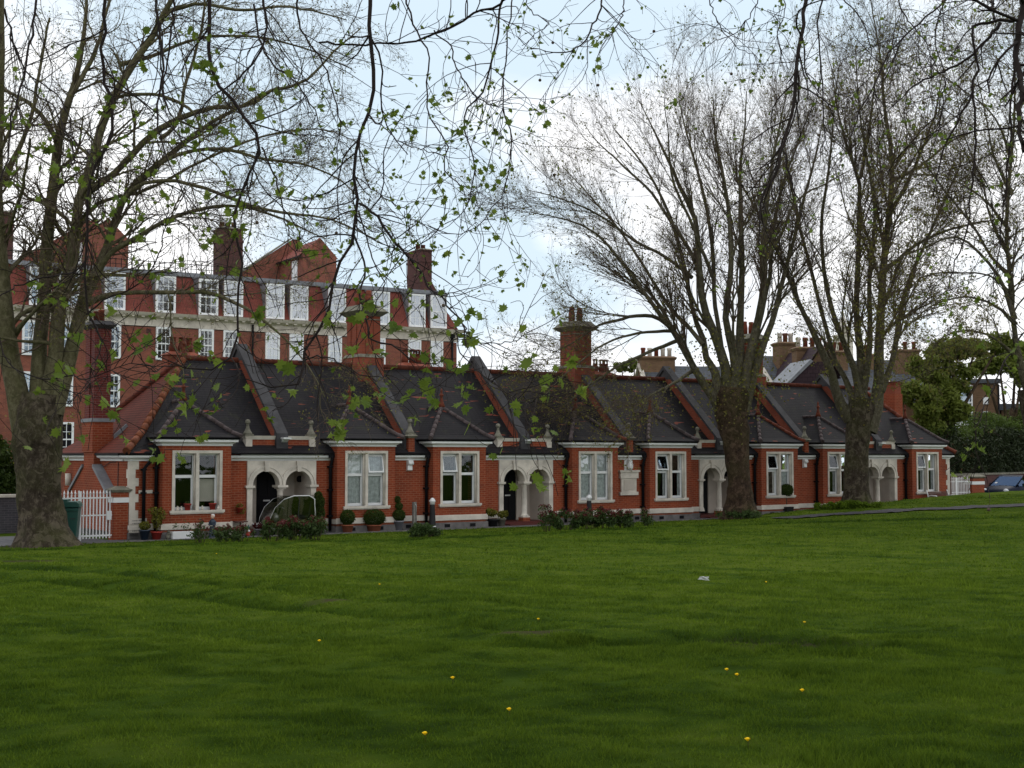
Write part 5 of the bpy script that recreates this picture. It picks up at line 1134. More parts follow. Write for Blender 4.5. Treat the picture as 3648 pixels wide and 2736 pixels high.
def leafquads(P,size,rng,droop=.3):
    n=len(P); u=rng.normal(size=(n,3)); u/=np.linalg.norm(u,axis=1)[:,None]; v=np.cross(u,rng.normal(size=(n,3))); v/=np.linalg.norm(v,axis=1)[:,None]
    s=(size*(.5+rng.random(n)))[:,None]; c=P+u*s*.6
    V=np.stack([c-u*s*.6,c-v*s*.55,c+u*s*.6,c+v*s*.55],1).reshape(-1,3)
    return V,np.arange(4*n).reshape(-1,4),np.repeat(rng.random(n),4)
def bole(name,pts,mat,par,seed,k=28,lump=.10,flare=1.0,n=46):
    P,Rr=smooth_line([p for p,_ in pts],[r for _,r in pts],n); V,Fq=tubes(P[None],Rr[None],k)
    V=V.reshape(n,k,3); 
    for i in range(n):
        c=P[i]
        for j in range(k):
            d=V[i,j]-c; q=Vector((d[0]*1.1/max(Rr[i],.01)*.8,d[1]*1.1/max(Rr[i],.01)*.8,c[2]*1.1+seed*9)); 
            h=mnoise(q)*.9+.45*mnoise(q*2.7)+.2*mnoise(q*6)
            ro=max(0,1-(c[2]-P[0][2])/1.1)**2*flare*(.22+.25*abs(math.sin(j*2*PI/k*3+seed)))
            V[i,j]=c+d*(1+lump*h*1.5+ro)
    return npmesh(name,V.reshape(-1,3),Fq,mat,par,smooth=True)
def tree(name,label,group,Y,base,trunk,limbs,cfg,seed,mats,cat='tree'):
    rg=np.random.default_rng(seed); mpp=Y/4700*1.6492
    W=lambda x,y,dz=0: np.array(at2(x,y,Y+dz))
    b=W(*base); h=empty(name,b,0,label,cat,group)
    def rel(p): return p-b
    tp=[(rel(W(x,y)),w*mpp/2) for x,y,w in trunk]; tp[0][0][2]-=.15
    bole('trunk',tp,mats[0],h,seed,lump=cfg.get('lump',.1),flare=cfg.get('flare',1.))
    n0=18; LP=[];LR=[]; ls_=cfg.get('lscale',.8)
    for pts,dz in limbs:
        tot=len(pts)-1; q=[rel(W(p[0],p[1],dz*(i/tot)**1.2)) for i,p in enumerate(pts)]
        P,Rr=smooth_line(q,[(p[2]*ls_+(.0 if i else p[2]*(1-ls_)*.5))*mpp/2 for i,p in enumerate(pts)],n0)
        wob=rg.normal(size=(n0,3))*.03; wob[0]=0; P=P+np.cumsum(wob,0)*.5; LP.append(P); LR.append(Rr)
    LP=np.array(LP); LR=np.array(LR); a=Acc(); a.add(*tubes(LP,LR,10)); 
    P1,R1=spawn(LP,LR,cfg['n1'],cfg['l1'],cfg.get('a1',.7),9,rg,.12,1.,cfg['up'],cfg.get('gn',.18),.42,.009,.3,cfg.get('bias'),spread=cfg.get('spread'),lenw=1.1)
    a.add(*tubes(P1,R1,6)); a.build('limbs',mats[1],h)
    # limbs also end in finer growth
    P2,R2=spawn(np.concatenate([P1]),R1,cfg['n2'],cfg['l2'],cfg.get('a2',.65),7,rg,.1,1.,cfg['up'],cfg.get('gn',.2),.6,.0058,.35,cfg.get('bias'))
    P2b,R2b=spawn(LP,LR*.3,cfg['n2']//4,cfg['l2'],.8,7,rg,.3,1.,cfg['up'],.2,.6,.007,.35)
    P2=np.concatenate([P2,P2b]); R2=np.concatenate([R2,R2b])
    P3,R3=spawn(P2,R2,cfg['n3'],cfg['l3'],.7,5,rg,.1,1.,cfg['up']*.7,.22,.6,.0038,.4)
    P4,R4=spawn(P3,R3,cfg['n4'],cfg['l4'],.75,4,rg,.15,1.,cfg['up']*.5,.25,.7,.0035,.5)
    a=Acc(); a.add(*tubes(P2,R2,4)); a.add(*tubes(P3,R3,3)); a.add(*tubes(P4,R4,3)); a.build('twigs',mats[2],h)
    tips=np.concatenate([P4[:,-1],P4[:,2],P3[:,-1]]); nl=cfg['leaves']; zc=cfg.get('zbias',0)
    wts=np.exp(-zc*(tips[:,2]-tips[:,2].min())) if zc else np.ones(len(tips)); sel=tips[rg.choice(len(tips),min(nl,len(tips)),replace=False,p=wts/wts.sum())]
    sel=np.concatenate([sel,sel+rg.normal(size=sel.shape)*.04])
    V,Fq,t=leafquads(sel,cfg.get('ls',.045),rg); npmesh('leaves',V,Fq,mats[3],h,attr=t*cfg.get('tk',1.))
    return h,b,LP,LR,rg
def shoots(h,b,pts,n,size,Y,seed,mat):
    """leafy shoots on the bole; pts: list of (x,y,spread px)"""
    rg=np.random.default_rng(seed); mpp=Y/4700*1.6492; c=[]
    for x,y,s,k in pts:
        q=np.array(at2(x,y,Y-.5))-b; c.append(q+rg.normal(size=(int(n*k),3))*np.array([s*mpp,.4,s*mpp*.8]))
    c=np.concatenate(c); V,Fq,t=leafquads(c,size,rg); return npmesh('trunk_shoots',V,Fq,mat,h,attr=t)
mL=(M['barkL'],M['limb'],M['twig'],M['leaffar']); mM=(M['barkM'],M['limbR'],M['twig'],M['leaffar']); mR=(M['barkL'],M['limbR'],M['twig'],M['leaffar'])
# left plane
TL=[(97,1176,112),(92,1140,98),(87,1080,88),(84,1000,98),(82,930,104),(84,885,102),(88,850,84)]
LL=[([(58,960,60),(38,850,58),(20,760,52),(6,650,48),(-4,500,44),(0,300,26),(6,100,20),(8,-80,14)],-1.5),
 ([(84,905,58),(84,830,46),(86,740,38),(95,650,35),(99,543,33),(111,411,28),(122,312,25),(141,230,20),(158,174,16),(178,66,11),(184,-30,7)],.6),
 ([(124,305,14),(100,268,13),(66,230,12),(30,207,10),(-20,180,7)],2.),
 ([(141,230,14),(178,165,13),(205,110,12),(222,60,10),(245,-20,6)],1.5),
 ([(100,880,56),(118,790,42),(133,655,37),(156,578,37),(166,501,28),(171,444,26),(197,362,24),(217,280,22),(242,214,22),(280,141,20),(318,88,17),(345,33,16),(372,-20,12)],-.6),
 ([(112,890,56),(138,820,42),(161,731,37),(176,667,36),(195,610,32),(214,578,28),(240,510,22),(258,452,20),(296,395,19),(345,352,17),(411,296,14),(460,260,11),(520,225,8),(600,185,5)],1.2),
 ([(190,655,18),(230,639,14),(271,634,12),(358,634,12),(435,634,11),(486,647,10),(540,675,8),(610,730,5),(670,800,3),(700,860,2)],-2.5),
 ([(200,600,18),(240,545,14),(294,515,13),(332,491,12),(371,470,11),(435,450,10),(511,447,8),(600,470,6),(700,520,3)],-1.),
 ([(178,425,18),(215,400,17),(247,375,17),(296,322,18),(345,276,18),(411,243,15),(477,224,12),(526,230,11),(579,197,10),(658,178,8),(724,115,6),(790,60,3)],2.),
 ([(345,300,12),(372,280,11),(391,243,10),(401,184,9),(420,120,8),(440,40,7),(447,-30,5)],1.),
 ([(228,235,12),(257,210,9),(312,204,9),(378,214,8),(420,240,6),(450,300,4)],-1.5),
 ([(300,390,14),(362,345,11),(411,332,10),(487,332,9),(559,349,8),(658,362,6),(740,400,4),(800,470,2)],.5),
 ([(262,440,14),(289,405,11),(345,388,10),(411,398,10),(510,434,9),(592,460,8),(700,474,5),(800,520,3)],-1.5),
 ([(258,140,13),(330,120,10),(420,90,8),(520,80,7),(640,100,5),(760,150,3)],3.),
 ([(350,30,12),(430,10,9),(520,20,8),(640,10,6),(760,40,3)],-2.),
 ([(166,500,12),(210,440,10),(300,420,9),(420,360,8),(560,300,6),(690,280,4),(790,320,2)],3.5),
 ([(20,740,20),(60,690,10),(120,640,8),(180,600,5)],-3.),
 ([(5,400,20),(40,330,14),(70,260,10),(90,150,8),(110,40,6)],1.),
 ([(0,560,16),(30,480,9),(60,400,8),(80,300,6)],-3.5)]
h,b,LP,LR,rg=tree('plane_tree','massive plane tree at the far left, thick mottled trunk forking low beside the green bin','plane trees on the lawn',36.3,(95,1175),TL,LL,
  dict(n1=210,l1=(1.2,3.4),n2=1700,l2=(.6,1.7),n3=6500,l3=(.3,.9),n4=13000,l4=(.12,.4),up=.12,leaves=9000,ls=.035,gn=.26,lump=.12,flare=1.1),11,mL)
shoots(h,b,[(90,860,40,1),(130,905,25,.7),(60,960,30,.4)],140,.05,37.8,5,M['leafgold'])
# broad trunk in the middle right
TM=[(1600,1122,72),(1600,1085,60),(1596,1030,50),(1592,985,50),(1588,945,58),(1582,905,70),(1580,870,76),(1582,838,64)]
def up(x0,y0,x1,y1,x2,y2,w0,w1,w2,x3,y3): return [(x0,y0,w0),(x0*.6+x1*.4,(y0+y1)/2,(w0+w1)/2),(x1,y1,w1),((x1+x2)/2-(x2-x1)*.04,(y1+y2)/2,(w1+w2)/2),(x2,y2,w2),((x2+x3)/2,(y2+y3)/2,w2*.6),(x3,y3,2)]
LM=[([(1562,890,36),(1538,850,26),(1512,818,18),(1499,795,17),(1485,766,17),(1465,733,16),(1450,708,15),(1430,685,12),(1395,635,10),(1345,565,8),(1285,500,6),(1220,470,4),(1150,455,2)],-2.),
 ([(1452,710,13),(1425,692,11),(1407,684,10),(1372,683,9),(1334,693,8),(1290,705,6),(1250,730,4),(1190,760,2)],-1.),
 ([(1560,885,40),(1548,835,26),(1537,785,18),(1524,772,17),(1519,746,16),(1516,725,15),(1504,697,13),(1496,675,12),(1480,600,11),(1455,500,9),(1420,411,7),(1370,333,5),(1320,271,2)],1.),
 ([(1519,745,12),(1510,735,12),(1491,710,11),(1455,677,10),(1425,630,8),(1380,560,7),(1320,480,5),(1260,411,3),(1215,364,2)],2.),
 ([(1572,880,40),(1570,807,27),(1560,769,25),(1547,736,23),(1534,700,21),(1522,670,19),(1512,585,17),(1500,460,12),(1475,411,9),(1440,333,7),(1400,255,3),(1380,216,2)],-.5),
 ([(1560,769,14),(1555,720,12),(1543,640,11),(1543,585,11),(1528,457,9),(1505,372,7),(1480,286,4),(1465,216,2)],2.5),
 ([(1580,880,36),(1588,800,26),(1575,740,19),(1565,700,17),(1576,585,14),(1570,457,11),(1560,372,8),(1545,286,5),(1540,208,2)],-1.5),
 ([(1590,880,36),(1600,790,26),(1600,700,19),(1604,585,15),(1600,457,12),(1600,364,8),(1610,278,5),(1615,193,2)],1.),
 ([(1597,885,34),(1612,800,26),(1630,720,19),(1648,640,17),(1652,585,15),(1655,457,12),(1665,372,9),(1680,286,6),(1700,185,2)],-.8),
 ([(1604,890,34),(1625,815,24),(1650,740,18),(1668,690,15),(1690,600,12),(1712,520,10),(1735,434,8),(1760,349,5),(1780,255,2)],1.8),
 ([(1600,880,30),(1622,780,20),(1636,700,15),(1660,600,11),(1668,500,9),(1690,395,7),(1725,310,4),(1750,239,2)],3.),
 ([(1655,560,10),(1690,500,8),(1725,434,6),(1790,395,4),(1840,364,2)],1.),
 ([(1495,600,10),(1440,560,8),(1370,520,7),(1290,460,5),(1210,427,3),(1140,411,1.5)],-3),
 ([(1500,560,10),(1450,480,8),(1400,411,7),(1340,356,5),(1290,310,3),(1260,271,1.5)],3),
 ([(1540,600,10),(1500,500,8),(1450,372,6),(1440,278,3),(1430,200,1.5)],-3),
 ([(1465,735,10),(1400,760,8),(1330,790,6),(1270,830,4),(1220,870,2)],-2.5),
 ([(1455,715,9),(1390,720,7),(1310,740,5),(1230,800,3),(1170,860,2)],-4),
 ([(1500,800,10),(1450,830,7),(1400,860,5),(1370,900,2)],-3.5)]
h,b,LP,LR,rg=tree('plane_tree','broad trunked plane tree before the third porch, brown limbs fanning out from its lumpy top','plane trees on the lawn',51.2,(1600,1118),TM,LM,
  dict(n1=150,l1=(2.2,4.4),n2=1500,l2=(1.1,2.7),n3=8500,l3=(.45,1.3),n4=22000,l4=(.15,.55),up=.36,leaves=9000,ls=.05,gn=.10,a1=.36,a2=.40,lscale=.84,lump=.15,flare=1.0,zbias=.10),12,mM)
shoots(h,b,[(1590,860,45,1.6),(1560,800,40,1.),(1640,830,30,.8),(1650,760,30,.5),(1510,760,30,.4),(1540,700,30,.3)],300,.065,51.2,6,M['leaffar'])
# smooth trunk further right
TR=[(1852,1100,68),(1850,1070,56),(1850,1010,51),(1852,960,51),(1856,915,56),(1858,885,58),(1860,860,46)]
LRt=[([(1838,905,36),(1815,872,27),(1803,840,24),(1797,813,21),(1783,778,19),(1759,725,16),(1733,676,12),(1700,600,10),(1660,510,8),(1610,420,5),(1570,350,2)],-1.),
 ([(1846,890,26),(1838,850,18),(1826,819,14),(1803,778,13),(1785,711,11),(1771,667,10),(1745,560,9),(1720,470,7),(1700,360,4),(1690,260,2)],1.5),
 ([(1856,880,26),(1853,831,19),(1829,755,15),(1809,705,13),(1797,667,12),(1780,585,10),(1775,480,8),(1790,360,6),(1800,240,3),(1805,150,2)],-2.),
 ([(1860,890,36),(1860,840,28),(1861,799,24),(1856,740,18),(1850,682,15),(1853,585,13),(1857,457,11),(1857,390,10),(1835,330,7),(1815,250,4),(1800,150,2)],.8),
 ([(1858,385,9),(1872,310,7),(1885,230,5),(1895,120,2)],2.),
 ([(1872,930,50),(1888,895,40),(1899,842,28),(1900,769,25),(1902,711,22),(1905,667,20),(1910,585,18),(1923,457,15),(1930,385,13),(1924,300,10),(1912,230,8),(1905,140,5),(1890,40,3),(1880,-30,2)],0),
 ([(1903,845,20),(1920,799,15),(1932,755,14),(1943,682,13),(1965,600,10),(2000,520,8),(2040,430,6),(2080,340,3)],1.5),
 ([(1924,460,11),(1960,400,9),(1990,330,7),(2020,250,5),(2040,160,2)],-2),
 ([(1930,390,9),(1990,360,7),(2050,310,5),(2110,280,3)],2.5),
 ([(1862,860,20),(1876,780,15),(1880,700,13),(1878,585,10),(1890,480,8),(1880,380,6),(1860,260,4),(1850,100,2)],-2.5),
 ([(1910,590,10),(1960,540,9),(2030,500,7),(2100,480,5),(2160,470,3)],-1.5)]
h,b,LP,LR,rg=tree('plane_tree','plane tree with smooth straight trunk and upright limbs before the fourth porch','plane trees on the lawn',54.5,(1852,1096),TR,LRt,
  dict(n1=130,l1=(2.2,4.8),n2=1200,l2=(1.0,2.5),n3=6500,l3=(.4,1.2),n4=18000,l4=(.15,.55),up=.26,leaves=9000,ls=.05,gn=.12,a1=.42,a2=.45,lscale=.85,lump=.05,flare=1.0,zbias=.08),13,mR)
shoots(h,b,[(1860,860,30,.6),(1905,800,20,.4),(1920,700,20,.4)],200,.065,54.5,7,M['leaffar'])
# tree just out of the frame on the right with limbs reaching in
TF=[(2262,1100,70),(2250,1020,56),(2238,930,50),(2222,840,46)]
LF=[([(2225,850,34),(2200,760,28),(2192,680,25),(2185,585,22),(2180,480,19),(2190,360,15),(2198,240,11),(2195,100,7),(2190,-40,4)],0),
 ([(2192,690,20),(2165,610,17),(2110,540,14),(2076,512,12),(2003,530,10),(1927,563,7),(1860,620,4),(1810,680,2)],-1.5),
 ([(2188,600,18),(2150,567,15),(2110,500,13),(2076,457,11),(2030,400,9),(1985,330,7),(1950,250,4),(1930,160,2)],1.),
 ([(2194,700,16),(2150,660,12),(2090,640,10),(2030,650,8),(1970,690,6),(1930,740,3)],-2.5),
 ([(2205,780,18),(2160,740,13),(2110,720,10),(2050,730,7),(2000,770,3)],-3.5),
 ([(2184,560,14),(2140,480,11),(2120,400,9),(2080,300,7),(2060,200,4),(2050,100,2)],2.5),
 ([(2186,420,14),(2150,340,10),(2130,250,7),(2110,150,4),(2100,40,2)],-1),
 ([(2182,500,12),(2120,430,9),(2050,390,7),(1980,380,5),(1920,400,3)],-2),
 ([(2190,640,12),(2140,600,9),(2060,590,8),(1990,600,6),(1940,640,3)],3.),
 ([(2188,350,12),(2150,260,9),(2090,200,7),(2020,150,4),(1980,90,2)],1.5),
 ([(2200,240,12),(2240,150,10),(2270,50,6),(2290,-50,3)],1),([(2225,850,26),(2270,740,20),(2310,600,14),(2350,450,8),(2380,300,3)],1)]
h,b,LP,LR,rg=tree('plane_tree','plane tree at the far right edge whose branches reach in above the hedge','plane trees on the lawn',50,(2262,1096),TF,LF,
  dict(n1=230,l1=(1.4,3.8),n2=2200,l2=(.8,2.2),n3=9000,l3=(.4,1.2),n4=17000,l4=(.15,.5),up=.10,leaves=14000,ls=.055,gn=.22,a1=.6,a2=.6,lump=.05,flare=.6,zbias=.1,lscale=.42),14,mR)
# ------------------------------------------------------------------ leafy masses behind
def crown(name,label,cat,Y,x,ybase,blobs,n,size,mat,seed,trunk_w=.35,surf=.35,group=None,core=False):
    """blobs in full size picture units around (x,y): (x,y,rx,ry,depth)"""
    k=Y/4700; b=at(x,1622,Y); b.z=-.05; h=empty(name,b,0,label,cat,group); C=[]
    for bx,by,rx,ry,dz in blobs:
        p=at(bx,by,Y+dz)-b; C.append((p.x,p.y,p.z,rx*k,max(rx,ry)*k*.8,ry*k))
    zt=max(c[2] for c in C); r=random.Random(seed)
    m=MB(); m.tube([(0,0,0),(0,0,zt*.35),(.2,.1,zt*.6)],[trunk_w,trunk_w*.8,trunk_w*.5],10); m.build('trunk',M['barkM'],h)
    m=MB()
    for c in C: m.tube([(0,0,zt*.3),(c[0]*.5,c[1]*.5,(zt*.3+c[2])/2),(c[0],c[1],c[2])],[trunk_w*.5,trunk_w*.3,.04],6)
    m.build('branches',M['barkM'],h)
    rs=np.random.default_rng(seed); sub=[]
    for c in C:
        for _ in range(9):
            d=rs.normal(size=3); d/=np.linalg.norm(d); q=.5+.4*rs.random(); sub.append((c[0]+d[0]*c[3]*q,c[1]+d[1]*c[4]*q,c[2]+d[2]*c[5]*q,c[3]*.42,c[4]*.42,c[5]*.38))
        sub.append((*c[:3],c[3]*.7,c[4]*.7,c[5]*.7))
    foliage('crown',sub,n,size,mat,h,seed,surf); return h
crown('leafy_tree','fresh green tree behind the right end of the almshouses','tree',70,3330,1700,[(3290,1320,60,60,0),(3350,1270,75,70,1),(3420,1240,70,60,1),(3260,1410,60,70,-1),(3340,1400,80,80,0),(3420,1340,60,60,1),(3300,1480,70,60,-1),(3390,1470,60,60,0),(3480,1240,60,45,2),(3560,1230,60,45,2)],17000,.13,M['leafmid'],31,.3,.3)
crown('leafy_tree','dim green tree above the far flats at the right edge','tree',80,3600,1700,[(3560,1300,70,40,0),(3640,1330,60,60,0),(3620,1250,80,50,1),(3500,1300,50,40,0)],5000,.15,M['leafmid'],32,.3,.2)
crown('distant_tree','small distant green treetop above the ridge just right of the middle chimney','tree',130,2240,1700,[(2215,1305,30,22,0),(2262,1300,30,24,0),(2300,1310,20,20,0)],1500,.18,M['leafmid'],33,.4,.3)
crown('evergreen_tree','very dark evergreen shrub behind the grey wall on the far left','tree',46,5,1700,[(-60,1600,90,90,0),(20,1640,60,90,0),(-20,1720,90,70,0),(70,1690,50,70,1),(-130,1700,90,90,0)],9000,.10,M['leafyew'],34,.25,.3)
crown('evergreen_tree','dark evergreen behind the big trunk on the left, half hidden by it','tree',47,120,1700,[(110,1700,70,80,0),(150,1720,60,60,0),(90,1770,70,50,0)],4000,.10,M['leafivy'],35,.2,.3)
# hedge on the right
def hedge():
    s0,s1=39.2,66; b=L1(44,5.2); h=empty('hedge',b,A1,'tall dense hedge with fresh green top and dark lower part on the far right','hedge')
    r=np.random.default_rng(44); dark=[];top=[]
    for s in np.arange(38.2,62,.7):
        t=4.4+(s-40)*.25; zt=3.35+.012*(s-38)**1.6+.35*math.sin(s*.9)+.2*r.random()
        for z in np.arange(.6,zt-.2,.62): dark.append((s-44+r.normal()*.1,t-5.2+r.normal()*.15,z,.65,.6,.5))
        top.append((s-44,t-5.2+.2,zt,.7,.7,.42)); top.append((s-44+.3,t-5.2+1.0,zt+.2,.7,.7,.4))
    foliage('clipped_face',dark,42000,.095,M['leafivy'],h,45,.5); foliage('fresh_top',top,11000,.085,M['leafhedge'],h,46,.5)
    MB().box(-3,17,.4,.9,0,1.2).build('shade_core',M['dark'],h)  # dark box added inside the hedge to stand in for its inner shade
    return h
hedge()
MB_=None
h=empty('iron_fence',L1(-5.2,T0+1.5),A1,'dark') if False else None
# ------------------------------------------------------------------ the tree overhead: boughs hanging into view
LEAF=np.array([(0,0),(.28,-.10),(.30,.08),(.62,.02),(.44,.26),(.70,.52),(.40,.52),(.34,.70),(.16,.66),(0,1.),(-.16,.66),(-.34,.70),(-.40,.52),(-.70,.52),(-.44,.26),(-.62,.02),(-.30,.08),(-.28,-.10)])
def planeleaves(P,D,size,rg):
    """P petiole ends (n,3), D hang direction (n,3)"""
    n=len(P); k=len(LEAF); D=D/np.linalg.norm(D,axis=1,keepdims=True)
    q=rg.normal(size=(n,3)); S=np.cross(D,q); S/=np.linalg.norm(S,axis=1,keepdims=True); Nn=np.cross(D,S)
    cup=rg.normal(size=n)*.7; V=np.empty((n,k+1,3)); s=size[:,None]
    for i,(a,b) in enumerate(LEAF):
        w=(a*a*.9*cup-.15*b*b*np.abs(cup))[:,None]; V[:,i]=P+s*(S*a*.95+D*b+Nn*w)
    V[:,k]=P+s*(D*.38+Nn*(-.03))
    Fq=np.array([(k,i,(i+1)%k) for i in range(k)]); Fq=(np.arange(n)*(k+1))[:,None,None]+Fq[None]
    return V.reshape(-1,3),Fq.reshape(-1,3),np.repeat(rg.random(n),k+1)
def overhead(label,base,trunkpts,boughs,hang,seed,ntw,nleaf,lsz,pskip=.4):
    rg=np.random.default_rng(seed); b=np.array(base,float); h=empty('overhanging_plane',base,0,label,'tree','plane trees whose boughs hang in from above')
    tp=[(np.array(p)-b,r) for p,r in trunkpts]; bole('trunk',tp,M['barkL'],h,seed,lump=.06)
    a=Acc()
    for pts in boughs:
        P,Rr=smooth_line([np.array(p[:3])-b for p in pts],[p[3] for p in pts],16); a.add(*tubes(P[None],Rr[None],10))
    HP=[];HR=[]; n0=22
    for Y0,Y1,pts in hang:
        m=len(pts)-1; q=[np.array(at2(p[0],p[1],Y0+(Y1-Y0)*i/m))-b for i,p in enumerate(pts)]
        rr=[max(.0022,p[2]*(Y0+(Y1-Y0)*i/m)/4700*1.6492/2) for i,p in enumerate(pts)]
        P,Rr=smooth_line(q,rr,n0); w=rg.normal(size=(n0,3))*.006; w[0]=0; P=P+w; HP.append(P); HR.append(Rr)
    HP=np.array(HP); HR=np.array(HR); a.add(*tubes(HP,HR,8)); a.build('boughs',M['twignear'],h)
    P1,R1=spawn(HP,HR,ntw,(.25,.9),.75,8,rg,.08,1.,-.25,.22,.55,.0024,.5,lenw=1.)
    P2,R2=spawn(P1,R1,int(ntw*1.6),(.10,.38),.7,6,rg,.2,1.,-.15,.25,.7,.0018,.6)
    a=Acc(); a.add(*tubes(P1,R1,5)); a.add(*tubes(P2,R2,4)); a.build('twigs',M['twignear'],h)
    ends=np.concatenate([P1[:,-1],P2[:,-1],HP[:,-1]]); prev=np.concatenate([P1[:,-2],P2[:,-2],HP[:,-2]])
    nodes=np.concatenate([P1[:,5],P2[:,3]]); 
    pts=[];dirs=[];sz=[]
    for e,pv in zip(ends,prev):
        r_=rg.random(); 
        if r_<pskip: continue
        base_=lsz*(.35+.65*rg.random()**1.2); c=rg.integers(2,5)
        for _ in range(c):
            d=(e-pv)/np.linalg.norm(e-pv)*.4+rg.normal(size=3)*.55+np.array([0,0,-.25]); pts.append(e+rg.normal(size=3)*.01+d/np.linalg.norm(d)*base_*.25); dirs.append(d); sz.append(base_*(.6+.7*rg.random()))
    for e in nodes[rg.random(len(nodes))<.22]:
        d=rg.normal(size=3)*.6+np.array([0,0,-.2]); pts.append(e+d*.02); dirs.append(d); sz.append(lsz*(.25+.6*rg.random()))
    pts=np.array(pts);dirs=np.array(dirs);sz=np.array(sz); wp=pts+b; cx=1824+4700*wp[:,0]/wp[:,1]; cz=(wp[:,2]-H)/wp[:,1]*4700; far_=cz>550
    sz=np.where(far_&(sz>.03),sz*np.where(cx>1150,.55,.66),sz); kp=rg.random(len(sz))<np.where(far_,.85,.58); pts,dirs,sz=pts[kp],dirs[kp],sz[kp]
    V,Fq,t=planeleaves(np.array(pts),np.array(dirs),np.array(sz),rg); npmesh('leaves',V,Fq,M['leafnear'],h,attr=t**1.3)
    # hanging seed balls
    for q in nodes[rg.choice(len(nodes),14,replace=False)]: MB().tube([q,q+np.array([.01,0,-.05]),q+np.array([0,.0,-.1])],.0012,4).ball(q+np.array([0,0,-.11]),.011,8).build('seed_ball',M['twig'],h)
    return h
H1a=(8,7.6,[(224,-40,8),(224,0,8),(227,66,7),(220,132,7),(227,184,7),(243,214,7),(240,270,7),(238,303,6),(204,355,6),(194,395,6),(189,460,6),(190,520,5.5),(184,560,5),(179,591,5),(189,655,5),(192,683,5),(212,711,4.5),(221,740,3.5)])
